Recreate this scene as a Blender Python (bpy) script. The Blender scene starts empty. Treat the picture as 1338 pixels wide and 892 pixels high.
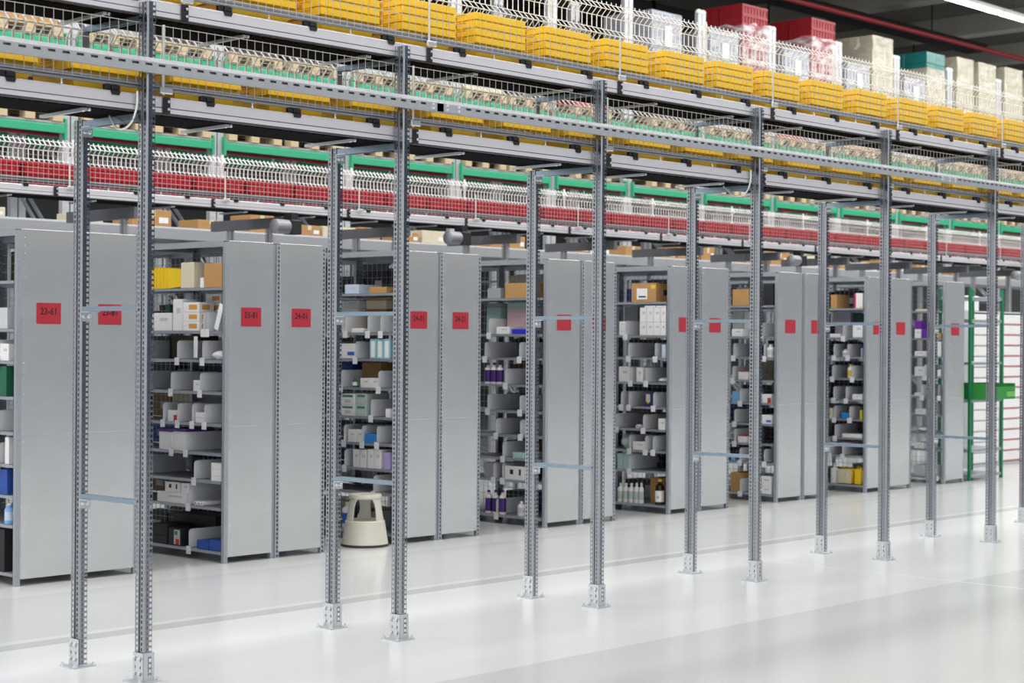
import bpy, math, random
from mathutils import Vector, Matrix
random.seed(7)
SC = bpy.context.scene
COL = SC.collection
PI = math.pi

# ------------------------------------------------------------------ helpers
def lin(h):
    h = h.lstrip('#')
    v = [int(h[i:i+2], 16)/255 for i in (0, 2, 4)]
    return tuple((c/12.92 if c <= .04045 else ((c+.055)/1.055)**2.4) for c in v) + (1,)

def mat(name, hexa, rough=.5, metal=0.0, var=0.0, scale=8.0, stretch=(1, 1, 1), bump=0.0, spec=.5, emit=0.0, coat=0.0):
    m = bpy.data.materials.new(name); m.use_nodes = True
    nt = m.node_tree; b = nt.nodes['Principled BSDF']
    c = lin(hexa)
    b.inputs['Base Color'].default_value = c
    b.inputs['Roughness'].default_value = rough
    b.inputs['Metallic'].default_value = metal
    b.inputs['Specular IOR Level'].default_value = spec
    b.inputs['Coat Weight'].default_value = coat
    if emit:
        b.inputs['Emission Color'].default_value = c
        b.inputs['Emission Strength'].default_value = emit
    if var or bump:
        tc = nt.nodes.new('ShaderNodeTexCoord'); mp = nt.nodes.new('ShaderNodeMapping')
        mp.inputs['Scale'].default_value = stretch
        nz = nt.nodes.new('ShaderNodeTexNoise'); nz.inputs['Scale'].default_value = scale
        nz.inputs['Detail'].default_value = 4
        nt.links.new(tc.outputs['Object'], mp.inputs['Vector']); nt.links.new(mp.outputs['Vector'], nz.inputs['Vector'])
        if var:
            mx = nt.nodes.new('ShaderNodeMix'); mx.data_type = 'RGBA'
            mx.inputs['A'].default_value = tuple(min(1, x*(1-var)) for x in c[:3]) + (1,)
            mx.inputs['B'].default_value = tuple(min(1, x*(1+var)) for x in c[:3]) + (1,)
            nt.links.new(nz.outputs['Fac'], mx.inputs['Factor']); nt.links.new(mx.outputs['Result'], b.inputs['Base Color'])
        if bump:
            bp = nt.nodes.new('ShaderNodeBump'); bp.inputs['Strength'].default_value = bump; bp.inputs['Distance'].default_value = .004
            nt.links.new(nz.outputs['Fac'], bp.inputs['Height']); nt.links.new(bp.outputs['Normal'], b.inputs['Normal'])
    return m

class MB:
    def __init__(s): s.v = []; s.f = []
    def add(s, vs, fs):
        n = len(s.v); s.v += [tuple(p) for p in vs]; s.f += [tuple(i+n for i in f) for f in fs]; return s
    def box(s, x0, x1, y0, y1, z0, z1):
        return s.add([(x0,y0,z0),(x1,y0,z0),(x1,y1,z0),(x0,y1,z0),(x0,y0,z1),(x1,y0,z1),(x1,y1,z1),(x0,y1,z1)],
                     [(0,3,2,1),(4,5,6,7),(0,1,5,4),(1,2,6,5),(2,3,7,6),(3,0,4,7)])
    def cbox(s, x0, x1, y0, y1, z0, z1, c=.003):
        c = min(c, (x1-x0)*.3, (y1-y0)*.3, (z1-z0)*.3)
        X = (x0, x1); Y = (y0, y1); Z = (z0, z1); vs = []; idx = {}
        for i in (0, 1):
            for j in (0, 1):
                for k in (0, 1):
                    sx, sy, sz = (1-2*i)*c, (1-2*j)*c, (1-2*k)*c
                    idx[i,j,k,'x'] = len(vs); vs.append((X[i], Y[j]+sy, Z[k]+sz))
                    idx[i,j,k,'y'] = len(vs); vs.append((X[i]+sx, Y[j], Z[k]+sz))
                    idx[i,j,k,'z'] = len(vs); vs.append((X[i]+sx, Y[j]+sy, Z[k]))
        fs = []
        for i in (0, 1):
            q = [idx[i,0,0,'x'], idx[i,1,0,'x'], idx[i,1,1,'x'], idx[i,0,1,'x']]; fs.append(q if i else q[::-1])
            q = [idx[0,i,0,'y'], idx[0,i,1,'y'], idx[1,i,1,'y'], idx[1,i,0,'y']]; fs.append(q if i else q[::-1])
            q = [idx[0,0,i,'z'], idx[1,0,i,'z'], idx[1,1,i,'z'], idx[0,1,i,'z']]; fs.append(q if i else q[::-1])
        for a in (0, 1):
            for b in (0, 1):
                fs.append([idx[0,a,b,'y'], idx[1,a,b,'y'], idx[1,a,b,'z'], idx[0,a,b,'z']])
                fs.append([idx[a,0,b,'x'], idx[a,1,b,'x'], idx[a,1,b,'z'], idx[a,0,b,'z']])
                fs.append([idx[a,b,0,'x'], idx[a,b,1,'x'], idx[a,b,1,'y'], idx[a,b,0,'y']])
                for k in (0, 1): fs.append([idx[a,b,k,'x'], idx[a,b,k,'y'], idx[a,b,k,'z']])
        return s.add(vs, fs)
    def bar(s, p, q, w, h=None):
        h = h or w; p = Vector(p); q = Vector(q); d = (q-p).normalized()
        up = Vector((0,0,1)) if abs(d.z) < .9 else Vector((0,1,0))
        a = d.cross(up).normalized()*w/2; b = a.cross(d).normalized()*h/2
        vs = [e+i*a+j*b for e in (p, q) for i, j in ((-1,-1),(1,-1),(1,1),(-1,1))]
        return s.add(vs, [(0,3,2,1),(4,5,6,7),(0,1,5,4),(1,2,6,5),(2,3,7,6),(3,0,4,7)])
    def lathe(s, prof, n=20, cx=0, cy=0, cz=0, axis='z', cap=True):
        vs = []
        for r, z in prof:
            for i in range(n):
                a = 2*PI*i/n; p = (r*math.cos(a), r*math.sin(a), z)
                if axis == 'y': p = (p[0], p[2], p[1])
                if axis == 'x': p = (p[2], p[0], p[1])
                vs.append((p[0]+cx, p[1]+cy, p[2]+cz))
        fs = [(k*n+i, k*n+(i+1) % n, (k+1)*n+(i+1) % n, (k+1)*n+i) for k in range(len(prof)-1) for i in range(n)]
        if cap: fs += [tuple(range(n))[::-1], tuple((len(prof)-1)*n+i for i in range(n))]
        return s.add(vs, fs)
    def tube(s, pts, r, n=8):
        pts = [Vector(p) for p in pts]; rings = []
        for i, p in enumerate(pts):
            d = (pts[min(i+1, len(pts)-1)]-pts[max(i-1, 0)]).normalized()
            up = Vector((0,0,1)) if abs(d.z) < .9 else Vector((1,0,0))
            a = d.cross(up).normalized(); b = a.cross(d)
            rings += [p+r*(math.cos(2*PI*k/n)*a+math.sin(2*PI*k/n)*b) for k in range(n)]
        fs = [(k*n+i, k*n+(i+1) % n, (k+1)*n+(i+1) % n, (k+1)*n+i) for k in range(len(pts)-1) for i in range(n)]
        fs += [tuple(range(n))[::-1], tuple((len(pts)-1)*n+i for i in range(n))]
        return s.add(rings, fs)
    def prism(s, poly, axis, a, b):
        # poly in the two other axes, extruded a..b along axis
        def P(u, v, w): return {'x': (w, u, v), 'y': (u, w, v), 'z': (u, v, w)}[axis]
        n = len(poly)
        vs = [P(u, v, a) for u, v in poly]+[P(u, v, b) for u, v in poly]
        return s.add(vs, [tuple(range(n))[::-1], tuple(range(n, 2*n))]+[(i, (i+1) % n, n+(i+1) % n, n+i) for i in range(n)])
    def sheet(s, o, du, dv, w, h, cols, pitch, hole, v0=0.0):
        # a steel sheet with rows of rectangular slots: cols = (u0, u1) slot columns
        o = Vector(o); du = Vector(du); dv = Vector(dv)
        def q(u0, u1, z0, z1):
            s.add([o+du*u0+dv*z0, o+du*u1+dv*z0, o+du*u1+dv*z1, o+du*u0+dv*z1], [(0,1,2,3)])
        u = 0
        for a, b in cols:
            if a > u: q(u, a, 0, h)
            z = 0; k = 0
            while True:
                hs = v0+k*pitch+(pitch-hole)/2
                if hs+hole > h: break
                if hs > z: q(a, b, z, hs)
                z = hs+hole; k += 1
            q(a, b, z, h); u = b
        if u < w: q(u, w, 0, h)
        return s
    def mesh(s, name, m, smooth=False):
        me = bpy.data.meshes.new(name); me.from_pydata(s.v, [], s.f); me.update()
        if m: me.materials.append(m)
        if smooth:
            me.shade_smooth()
            try: me.set_sharp_from_angle(angle=math.radians(40))
            except Exception: pass
        return me

def link(name, me, parent=None, loc=(0,0,0), rot=None):
    o = bpy.data.objects.new(name, me); COL.objects.link(o); o.location = loc
    if rot: o.rotation_euler = rot
    if parent: o.parent = parent
    return o

def obj(name, mb, m, parent=None, loc=(0,0,0), smooth=False):
    return link(name, mb.mesh(name, m, smooth), parent, loc)

def tag(o, label, cat, group=None, kind=None):
    o['label'] = label; o['category'] = cat
    if group: o['group'] = group
    if kind: o['kind'] = kind
    return o

def thing(name, loc, label, cat, group=None):
    o = bpy.data.objects.new(name, None); COL.objects.link(o); o.location = loc; o.empty_display_size = .1
    return tag(o, label, cat, group)

KIDS = {}
def kids(o): return [c for c in o.children]
def dup(src, loc, label, rotz=None):
    # a copy of a thing with copies of its parts and sub-parts (mesh data shared)
    r = src.copy(); COL.objects.link(r); r.location = loc; r['label'] = label
    if rotz is not None: r.rotation_euler = (0, 0, rotz)
    for ch in kids(src):
        c = ch.copy(); COL.objects.link(c); c.parent = r
        for g in kids(ch):
            d = g.copy(); COL.objects.link(d); d.parent = c
    return r

def struct(name, mb, m):
    o = obj(name, mb, m); o['kind'] = 'structure'; return o

ORD = 'zeroth first second third fourth fifth sixth seventh eighth ninth tenth eleventh twelfth thirteenth fourteenth fifteenth sixteenth seventeenth eighteenth nineteenth twentieth'.split()
def nth(i):
    if i < len(ORD): return ORD[i]
    return 'twenty-'+ORD[i-20] if i < 30 else ('thirtieth' if i == 30 else 'thirty-'+ORD[i-30])

# ------------------------------------------------------------------ materials
M = {}
M['galv'] = mat('galvanised_steel', '#b4b8be', .38, .85, .12, 30)
M['post'] = mat('slotted_post_steel', '#9fa3a9', .22, 1.0, .14, 22)
M['bracket'] = mat('bright_zinc', '#d3d8db', .35, .75, .06, 40)
M['strut'] = mat('zinc_strut', '#93a5b5', .3, .9, .08, 30)
M['rackpanel'] = mat('rack_panel_sheet', '#dfe2e2', .24, .72, .07, 3, (1, 1, 2.2), .02)
M['rackframe'] = mat('rack_frame_sheet', '#b0b5bd', .42, .6, .06, 20)
M['alu'] = mat('anodised_profile', '#dcdadf', .38, .3, .03, 10)
M['groove'] = mat('dark_groove', '#3a3a40', .6)
M['rail'] = mat('guide_rail_grey', '#8f9197', .4, .5)
M['black'] = mat('black_plastic', '#17171a', .45)
M['under'] = mat('dark_underpan', '#101011', .9, 0, .2, 14, spec=.05)
M['wire'] = mat('galvanised_wire', '#c9c8c4', .4, .4)
M['fence'] = mat('white_fence_wire', '#f0f0ee', .45)
M['yellow'] = mat('yellow_plastic', '#fbcb2c', .42, 0, .05, 6)
M['red'] = mat('red_plastic', '#b3182a', .45, 0, .12, 6)
M['darkred'] = mat('dark_red_plastic', '#8e1824', .45, 0, .1, 6)
M['green'] = mat('green_beam_paint', '#2fa377', .4, 0, .04, 5)
M['dgreen'] = mat('green_post_paint', '#1d7d52', .4)
M['binGreen'] = mat('green_bin_plastic', '#2f8a3c', .4)
M['wood'] = mat('pallet_wood', '#c4b08c', .75, 0, .22, 6, (1, 8, 8), .15)
M['card'] = mat('cardboard', '#b68c58', .8, 0, .08, 7)
M['deck'] = mat('grey_deck', '#a5a7ab', .5, .3)
M['film'] = mat('stretch_film_pale', '#a6abb6', .12, 0, .12, 5, (1,1,3), .6)
M['filmbeige'] = mat('stretch_film_beige', '#b9b4a2', .1, 0, .16, 5, (1,1,2), .7)
M['filmred'] = mat('clear_stretch_film', '#e8dfe2', .15, 0, .1, 4, (1,1,3), 1.0)
for k_, a_ in (('film', .8), ('filmbeige', .75), ('filmred', .42)):
    b_ = M[k_].node_tree.nodes['Principled BSDF']; b_.inputs['Alpha'].default_value = a_
    for n_ in M[k_].node_tree.nodes:
        if n_.type == 'BUMP': n_.inputs['Distance'].default_value = .03; n_.inputs['Strength'].default_value = 1
M['railsteel'] = mat('slotted_rail_steel', '#b6b9bd', .4, .5, .05, 20)
nt_ = M['filmred'].node_tree; nz_ = [n for n in nt_.nodes if n.type == 'TEX_NOISE'][0]
mr_ = nt_.nodes.new('ShaderNodeMapRange'); mr_.inputs['From Min'].default_value = .38; mr_.inputs['From Max'].default_value = .68
mr_.inputs['To Min'].default_value = .08; mr_.inputs['To Max'].default_value = .8
nt_.links.new(nz_.outputs['Fac'], mr_.inputs['Value']); nt_.links.new(mr_.outputs[0], nt_.nodes['Principled BSDF'].inputs['Alpha'])
M['darksteel'] = mat('dark_grey_steel', '#70737a', .45, .5, .1, 10)
M['teal'] = mat('teal_film', '#1f6f6c', .22, 0, .3, 6, (1,1,1), .8)
M['sign'] = mat('red_sign_card', '#ad2033', .55, 0, .05, 20)
M['ink'] = mat('black_ink', '#1a1013', .6)
M['divider'] = mat('grey_divider_sheet', '#e3e6ea', .35, .1, .03, 12)
M['paper'] = mat('white_paper', '#e6e7ea', .6)
M['stool'] = mat('cream_stool_plastic', '#d9d6c9', .45)
M['rubber'] = mat('dark_rubber', '#3b3835', .6)
M['pipe'] = mat('red_pipe_paint', '#8f1d22', .4)
M['lamp'] = mat('lamp_diffuser', '#ffffff', .5, 0, emit=9.0)
M['lampbody'] = mat('lamp_housing', '#c9c9c6', .5)
M['bolt'] = mat('bolt_zinc', '#e2e4e6', .3, .8)
PAL = dict(white='#e9e8e8', lgrey='#c4c6ca', grey='#9a9ea3', black='#242329', blue='#2b4fa0', sky='#7fb4e6', green='#20664c',
           olive='#4b4127', brown='#8a6338', tan='#b98f57', cream='#d8cfb5', paleblue='#c3d0e2', teal='#8cc2cd', brightblue='#2f86d8',
           lilac='#ab9fd0', palet='#a9c9c4', pink='#dcc0c2', ultra='#2a2fc4', purple='#2f1d5c', pgreen='#b8c9bf', navy='#2d2f66',
           mint='#e8ece8', dgreen='#1c3b33', lilacgrey='#9a98a8', lime='#c3bf35', violet='#6a2aa0', amber='#2c150c', yellow='#e8c21c',
           yellowcap='#e9e6da', dark='#2e2d31', red='#a5283a')
PM = {k: mat('pack_'+k, v, .5 if k != 'amber' else .15, 0, .04, 9) for k, v in PAL.items()}
ACC = {'orange': '#d79a4a', 'redc': '#c0322f', 'purplelid': '#4a2a78', 'bluel': '#3a63b8', 'greenl': '#3f8c6a', 'yel': '#e3c23a', 'blk': '#26262a', 'pinkl': '#c9326a', 'whitel': '#f0f0f0'}
AM = {k: mat('print_'+k, v, .5) for k, v in ACC.items()}

def floor_mat():
    m = bpy.data.materials.new('coated_concrete_floor'); m.use_nodes = True
    nt = m.node_tree; b = nt.nodes['Principled BSDF']; N = nt.nodes.new; L = nt.links.new
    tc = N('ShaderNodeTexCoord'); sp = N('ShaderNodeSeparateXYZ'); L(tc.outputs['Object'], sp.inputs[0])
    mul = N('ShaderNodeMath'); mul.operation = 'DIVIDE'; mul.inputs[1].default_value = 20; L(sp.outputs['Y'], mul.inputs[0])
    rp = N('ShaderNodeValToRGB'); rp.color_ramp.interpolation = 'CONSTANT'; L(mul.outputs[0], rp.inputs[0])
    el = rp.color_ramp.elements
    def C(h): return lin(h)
    stops = [(0, '#cfd0d0'), (5.98, '#dfe0e0'), (8.16, '#c3c4c4'), (8.33, '#dbdbdb'), (8.40, '#cfd0d0'), (9.78, '#d8d9d8'), (10.2, '#d4d5d4')]  # tone bands along Y; the lighter one before the racks paints in reflected light
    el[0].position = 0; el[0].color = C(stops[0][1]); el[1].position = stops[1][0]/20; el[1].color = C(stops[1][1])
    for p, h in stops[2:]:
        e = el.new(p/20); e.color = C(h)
    # cross joint in X over the bands at lower Y
    d = N('ShaderNodeMath'); d.operation = 'SUBTRACT'; d.inputs[1].default_value = 10.93; L(sp.outputs['X'], d.inputs[0])
    ab = N('ShaderNodeMath'); ab.operation = 'ABSOLUTE'; L(d.outputs[0], ab.inputs[0])
    lt = N('ShaderNodeMath'); lt.operation = 'LESS_THAN'; lt.inputs[1].default_value = .018; L(ab.outputs[0], lt.inputs[0])
    ly = N('ShaderNodeMath'); ly.operation = 'LESS_THAN'; ly.inputs[1].default_value = 8.16; L(sp.outputs['Y'], ly.inputs[0])
    mm = N('ShaderNodeMath'); mm.operation = 'MULTIPLY'; L(lt.outputs[0], mm.inputs[0]); L(ly.outputs[0], mm.inputs[1])
    mx = N('ShaderNodeMix'); mx.data_type = 'RGBA'; L(mm.outputs[0], mx.inputs['Factor']); L(rp.outputs[0], mx.inputs['A'])
    mx.inputs['B'].default_value = lin('#e8e8e8')
    nz = N('ShaderNodeTexNoise'); nz.inputs['Scale'].default_value = .8; nz.inputs['Detail'].default_value = 5; L(tc.outputs['Object'], nz.inputs['Vector'])
    mr = N('ShaderNodeMapRange'); mr.inputs['To Min'].default_value = .95; mr.inputs['To Max'].default_value = 1.04; L(nz.outputs['Fac'], mr.inputs['Value'])
    hs = N('ShaderNodeHueSaturation'); L(mr.outputs[0], hs.inputs['Value']); L(mx.outputs['Result'], hs.inputs['Color'])
    L(hs.outputs[0], b.inputs['Base Color'])
    b.inputs['Roughness'].default_value = .17; b.inputs['Specular IOR Level'].default_value = .4
    return m
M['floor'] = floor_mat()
M['ceiling'] = mat('dark_ceiling', '#65625d', .9, 0, .15, 1)
M['beam'] = mat('ceiling_concrete', '#b3b0a6', .85, 0, .1, 2)
M['wallback'] = mat('dark_far_wall', '#4a4b4d', .9, 0, .1, 1)
M['wallright'] = mat('pale_far_wall', '#8b8c8e', .9, 0, .05, 1)
WORLD, EXPO = 1.0, 0.0
ROWS = [(-5, 480), (-2.4, 480), (.2, 480), (2.8, 520), (5.4, 520), (8.0, 600), (10.0, 820), (11.8, 860), (13.9, 420), (15.25, 560)]

# ------------------------------------------------------------------ setting
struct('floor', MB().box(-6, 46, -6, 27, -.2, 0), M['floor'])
struct('ceiling', MB().box(-6, 46, -6, 27, 9.2, 9.4), M['ceiling'])
struct('wall_back', MB().box(-6, 46, 26.8, 27, 0, 9.2), M['wallback'])
struct('wall_right', MB().box(45.8, 46, -6, 26.8, 0, 9.2), M['wallright'])
for i in range(10):
    struct('trim_%d' % (i+1), MB().prism([(7.4+i*4.2-.25, 9.2), (7.4+i*4.2-.25, 8.75), (7.4+i*4.2+.25, 8.75), (7.4+i*4.2+.25, 9.2)], 'y', -6, 26.8), M['beam'])

X0, SP = 4.917, 1.6766
YF, YR = 7.032, 7.585

# ------------------------------------------------------------------ slotted uprights and support frames
def upright_mesh(name, h, m_='post'):
    mb = MB(); up = (0,0,1); p = .0262; ho = .0155
    # face towards -X: two slotted flats with a groove between
    mb.sheet((-.023, .037, 0), (0,-1,0), up, .030, h, [(.007, .0215)], p, ho)
    mb.sheet((-.023, -.007, 0), (0,-1,0), up, .0235, h, [(.006, .017)], p, ho)
    mb.sheet((-.023, .007, 0), (1,0,0), up, .007, h, [], p, ho)
    mb.sheet((-.016, .007, 0), (0,-1,0), up, .014, h, [], p, ho)
    mb.sheet((-.016, -.007, 0), (-1,0,0), up, .007, h, [], p, ho)
    mb.sheet((-.023, -.0305, 0), (.7071,-.7071,0), up, .0092, h, [], p, ho)
    # sides
    mb.sheet((-.0165, -.037, 0), (1,0,0), up, .0395, h, [(.005, .014), (.0235, .0365)], p, ho)
    mb.sheet((.023, .037, 0), (-1,0,0), up, .046, h, [(.006, .016), (.029, .038)], p, ho)
    mb.sheet((-.015, -.034, 0), (1,0,0), up, .015, h, [], p, ho)
    mb.sheet((-.020, -.008, 0), (0,-1,0), up, .021, h, [], p, ho)
    # lips of the open side
    mb.sheet((.023, -.037, 0), (0,1,0), up, .004, h, [], p, ho)
    mb.sheet((.023, .027, 0), (0,1,0), up, .010, h, [], p, ho)
    return mb.mesh(name, M[m_])
UP_F = upright_mesh('upright', 3.245); UP_R = upright_mesh('upright', 2.722)

def plate_bracket(closed):
    mb = MB(); h = .135
    mb.box(-.072, .058, -.066, .066, .0, .006)
    # side plate on -X with two columns of slots
    mb.sheet((-.0285, .042, .006), (0,-1,0), (0,0,1), .084, h, [(.017, .024), (.058, .065)], .034, .016, .014)
    mb.sheet((-.031, .042, .006), (0,-1,0), (0,0,1), .084, h, [(.017, .024), (.058, .065)], .034, .016, .014)
    mb.box(-.031, -.0285, .040, .042, .006, h); mb.box(-.031, -.0285, -.042, -.040, .006, h)
    if closed:
        mb.box(-.031, -.004, -.042, -.039, .006, .141); mb.box(.018, .034, -.042, -.039, .006, .141)
        mb.box(-.004, .018, -.042, -.039, .006, .03); mb.box(-.004, .018, -.042, -.039, .122, .141)
    return mb.mesh('base_plate', M['bracket'])
BASE_C, BASE_O = plate_bracket(True), plate_bracket(False)
def bolts(lst, r=.008, l=.012, ax='x'):
    mb = MB()
    for p in lst: mb.lathe([(r, 0), (r, l*.7), (r*.6, l)], 8, *p, axis=ax)
    return mb.mesh('bolt', M['bolt'])
BOLT_BASE = bolts([(-.045, y, z) for y in (.021, -.021) for z in (.04, .115)])
ANCH = MB()
for x, y in ((-.06, -.055), (-.06, .055), (.048, -.055), (.048, .055)):
    ANCH.lathe([(.010, 0), (.010, .009), (.005, .009), (.005, .018)], 8, x, y, .006)
ANCH = ANCH.mesh('anchor_bolt', M['bolt'])

def channel(y0, y1, z, w=.04, h=.024):
    mb = MB(); t = .003
    mb.box(-w/2, w/2, y0, y1, z+h/2-t, z+h/2)
    mb.box(-w/2, -w/2+t, y0, y1, z-h/2, z+h/2-t); mb.box(w/2-t, w/2, y0, y1, z-h/2, z+h/2-t)
    mb.box(-w/2+t, -w/2+.01, y0, y1, z-h/2, z-h/2+t); mb.box(w/2-.01, w/2-t, y0, y1, z-h/2, z-h/2+t)
    return mb
DY = YR-YF
def bracket(z):
    mb = MB(); y = DY-.0375
    mb.box(-.03, .034, y-.004, y, z-.062, z-.012)
    mb.box(-.03, .034, y-.08, y, z-.0165, z-.0125)
    return mb
def bars(t):
    for z, h in ((1.79, .022), (.855, .022), (2.71, .034)):
        b = obj('crossbar', channel(.0375, DY-.0375, z, .04, h), M['strut'], t)
        obj('bracket', bracket(z), M['bracket'], b)
        link('bracket_bolt', bolts([(-.012, DY-.0415, z-.038), (.016, DY-.0415, z-.038)], .009, -.01, 'y'), b)
    b = obj('crossbar', channel(.0375, DY-.03, 3.183, .04, .026), M['strut'], t)
    obj('rear_hanger', MB().box(-.02, .02, DY-.03, DY-.026, 2.9, 3.195), M['bracket'], b)

def make_frame(x, label, rear_closed, grp='slotted steel support frames under the yellow crate conveyor'):
    t = thing('support_frame', (x, YF, 0), label, 'support frame', grp)
    f = link('front_upright', UP_F, t, (0, 0, .012)); r = link('rear_upright', UP_R, t, (0, DY, .012))
    b = link('base_plate', BASE_C, t); link('bolt', BOLT_BASE, b); link('anchor_bolt', ANCH, b)
    b = link('base_plate', BASE_C if rear_closed else BASE_O, t, (0, DY, 0)); link('bolt', BOLT_BASE, b); link('anchor_bolt', ANCH, b)
    bars(t); return t
fl = ['closed slotted steel frame with wire loop, standing nearest, at the far left of the photo', 'slotted steel frame standing before the cream step stool, second from left']
FR = []
for i in range(7):
    lab = fl[i] if i < 2 else 'slotted grey steel support frame on white floor, %s from left' % nth(i+1)
    if i == 0: lab = 'slotted grey steel support frame nearest the camera, first from left'
    FR.append(make_frame(X0+SP*i, lab, i == 1))

# loops of pale cable tied to the frames
def cable(i, z0, lab):
    x = X0+SP*i-.03
    pts = [(x-.005, YF+.26, z0+.02), (x-.02, YF+.22, z0-.005), (x-.03, YF+.16, z0-.05), (x-.03, YF+.09, z0-.055), (x-.02, YF+.045, z0-.02), (x-.006, YF+.03, z0+.05), (x-.004, YF+.03, z0+.12)]
    fine = []
    for i_ in range(len(pts)-1):
        p0_, p1_, p2_, p3_ = [Vector(pts[min(max(i_+q, 0), len(pts)-1)]) for q in (-1, 0, 1, 2)]
        for s_ in range(5):
            t_ = s_/5; fine.append(.5*((2*p1_)+(p2_-p0_)*t_+(2*p0_-5*p1_+4*p2_-p3_)*t_*t_+(3*p1_-p0_-3*p2_+p3_)*t_**3))
    fine.append(Vector(pts[-1])); pts = fine
    tag(obj('cable_loop', MB().tube(pts, .005), M['fence'], smooth=True), lab, 'cable', 'pale cable loops on the frames')
cable(0, 2.71, 'pale cable loop hanging from top crossbar of first frame from left')
cable(3, 2.71, 'pale cable loop hanging from top crossbar of fourth frame from left')

# ------------------------------------------------------------------ slotted rail in front of the posts
def slotted_rail(xa, xb, lab):
    L = xb-xa; t = thing('slotted_rail', (xa, 6.99, 2.912), lab, 'rail', 'slotted steel rails along the front posts')
    mb = MB(); y = -.02
    mb.sheet((0, y, 0), (0,0,1), (1,0,0), .052, L, [(.033, .0445)], .0755, .038)
    mb.add([(0, y, .052), (L, y, .052), (L, y+.016, .074), (0, y+.016, .074)], [(0,1,2,3)])
    mb.add([(0, y, 0), (L, y, 0), (L, .0, 0), (0, .0, 0)], [(0,3,2,1)])
    mb.add([(0, 0, 0), (L, 0, 0), (L, 0, .074), (0, 0, .074)], [(0,1,2,3)])
    mb.add([(0, y+.016, .074), (L, y+.016, .074), (L, 0, .074), (0, 0, .074)], [(0,1,2,3)])
    obj('rail_profile', mb, M['railsteel'], t)
    s = MB().box(-.12, .14, y-.003, y-.0005, .006, .05) if xa > 3 else MB().box(L-.06, L-.01, y-.003, y-.0005, .006, .05)
    s = obj('splice_plate', s, M['bracket'], t)
    if xa > 3: link('bolt', bolts([(dx, y-.003, z) for dx in (-.09, .02, .11) for z in (.018, .04)], .007, -.008, 'y'), s)
slotted_rail(1.6, 6.86, 'long slotted grey steel rail across the near posts, left length up to its splice')
slotted_rail(6.862, 12.45, 'long slotted grey steel rail across the middle posts between two splices')
slotted_rail(12.452, 17.2, 'long slotted grey steel rail across the far posts, right of the last splice')

# ------------------------------------------------------------------ conveyors
def profile(L, y0, y1, z0, z1, front):
    # extruded aluminium side with grooves on its outer face
    s = -1 if front else 1; yo, yi = (y0, y1) if front else (y1, y0)
    h = z1-z0
    poly = [(yi, z0), (yo, z0), (yo, z0+.28*h), (yo-s*.006, z0+.30*h), (yo-s*.006, z0+.325*h), (yo, z0+.345*h), (yo, z0+.9*h), (yo-s*.004, z1), (yi, z1)]
    if not front: poly = poly[::-1]
    mb = MB(); mb.prism(poly, 'x', 0, L); return mb
def make_conveyor(label, grp, L=SP):
    t = thing('conveyor_section', (0,0,0), label, 'conveyor', grp)
    # local: y=0 front face of side profile, z=0 bottom of side profile
    obj('side_profile', profile(L-.004, 0, .03, 0, .078, True), M['alu'], t)
    g = MB().box(0, L-.004, .0035, .0062, .0232, .0262); g.box(0, L-.004, -.001, .03, -.008, -.0005)
    obj('profile_groove', g, M['groove'], t)
    obj('side_profile', profile(L-.004, .43, .46, 0, .078, False), M['alu'], t)
    pan = MB(); pan.box(0, L-.004, .031, .429, -.004, .012)
    for k in range(22): pan.box(.03+k*.0745, .075+k*.0745, .036, .06, -.012, -.004)
    obj('underpan', pan, M['under'], t)
    obj('belt', MB().box(0, L-.004, .035, .425, .074, .082), M['black'], t)
    for k in range(2):
        x = .42+k*.84
        s = MB().bar((x, .03, -.022), (x+.02, .44, -.022), .022, .014)
        s = obj('cross_strut', s, M['bracket'], t)
        link('bolt', bolts([(x+.002, .05, -.018), (x+.035, .05, -.012)], .009, -.014, 'z'), s)
    for y in (.006, .446):
        r = MB(); r.tube([(0, y+.004, .133), (L-.004, y+.004, .133)], .0115, 10); r.tube([(0, y+.006, .113), (L-.004, y+.006, .113)], .0085, 10)
        r.box(0, L-.004, y+.008, y+.018, .108, .138)
        obj('guide_rail', r, M['rail'], t, smooth=True)
    for k in range(3):
        x = .28+k*.559
        c = MB().cbox(x-.045, x-.012, .004, .03, .079, .112, .004); c.cbox(x-.012, x+.035, -.004, .028, .08, .106, .004)
        c.prism([(x-.02, .078), (x-.012, .058), (x+.028, .058), (x+.036, .078)], 'y', -.006, -.0005)
        obj('rail_clamp', c, M['black'], t)
        s = MB().lathe([(.005, .079), (.009, .083), (.005, .088), (.005, .106)], 8, x+.28-.0, .012, 0)
        if x+.28 < L: obj('rail_standoff', s, M['bolt'], t)
    j = obj('joint_clamp', MB().cbox(.0, .042, -.011, .0, -.004, .076, .004), M['black'], t)
    link('bolt', bolts([(.028, -.011, .018), (.028, -.011, .055)], .007, -.008, 'y'), j)
    return t
YC = 7.088
UPPER_Z, LOWER_Z = 3.212, 2.745
first = None
for lev, z, off, grp in (('upper', UPPER_Z, .235, 'upper yellow crate conveyor sections'), ('lower', LOWER_Z, .13, 'lower yellow crate conveyor sections')):
    for k in range(0, 9):
        x = X0+SP*(k-2)+off
        lab = '%s grey conveyor section carrying yellow crates, right after %s' % (lev, ('the %s slotted frame from left' % nth(k-1)) if k > 1 else ('the left edge of the photo' if k else 'the frame beyond the left edge'))
        if first is None: first = make_conveyor(lab, grp); first.location = (x, YC, z)
        else: c = dup(first, (x, YC, z), lab); c['group'] = grp
YRED = 13.2; ZRED = 2.868
for k in range(13):
    x = 6.6+SP*k
    c = dup(first, (x, YRED, ZRED), 'far grey conveyor section carrying red crates, %s from left' % nth(k+1)); c['group'] = 'far red crate conveyor sections'

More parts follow.
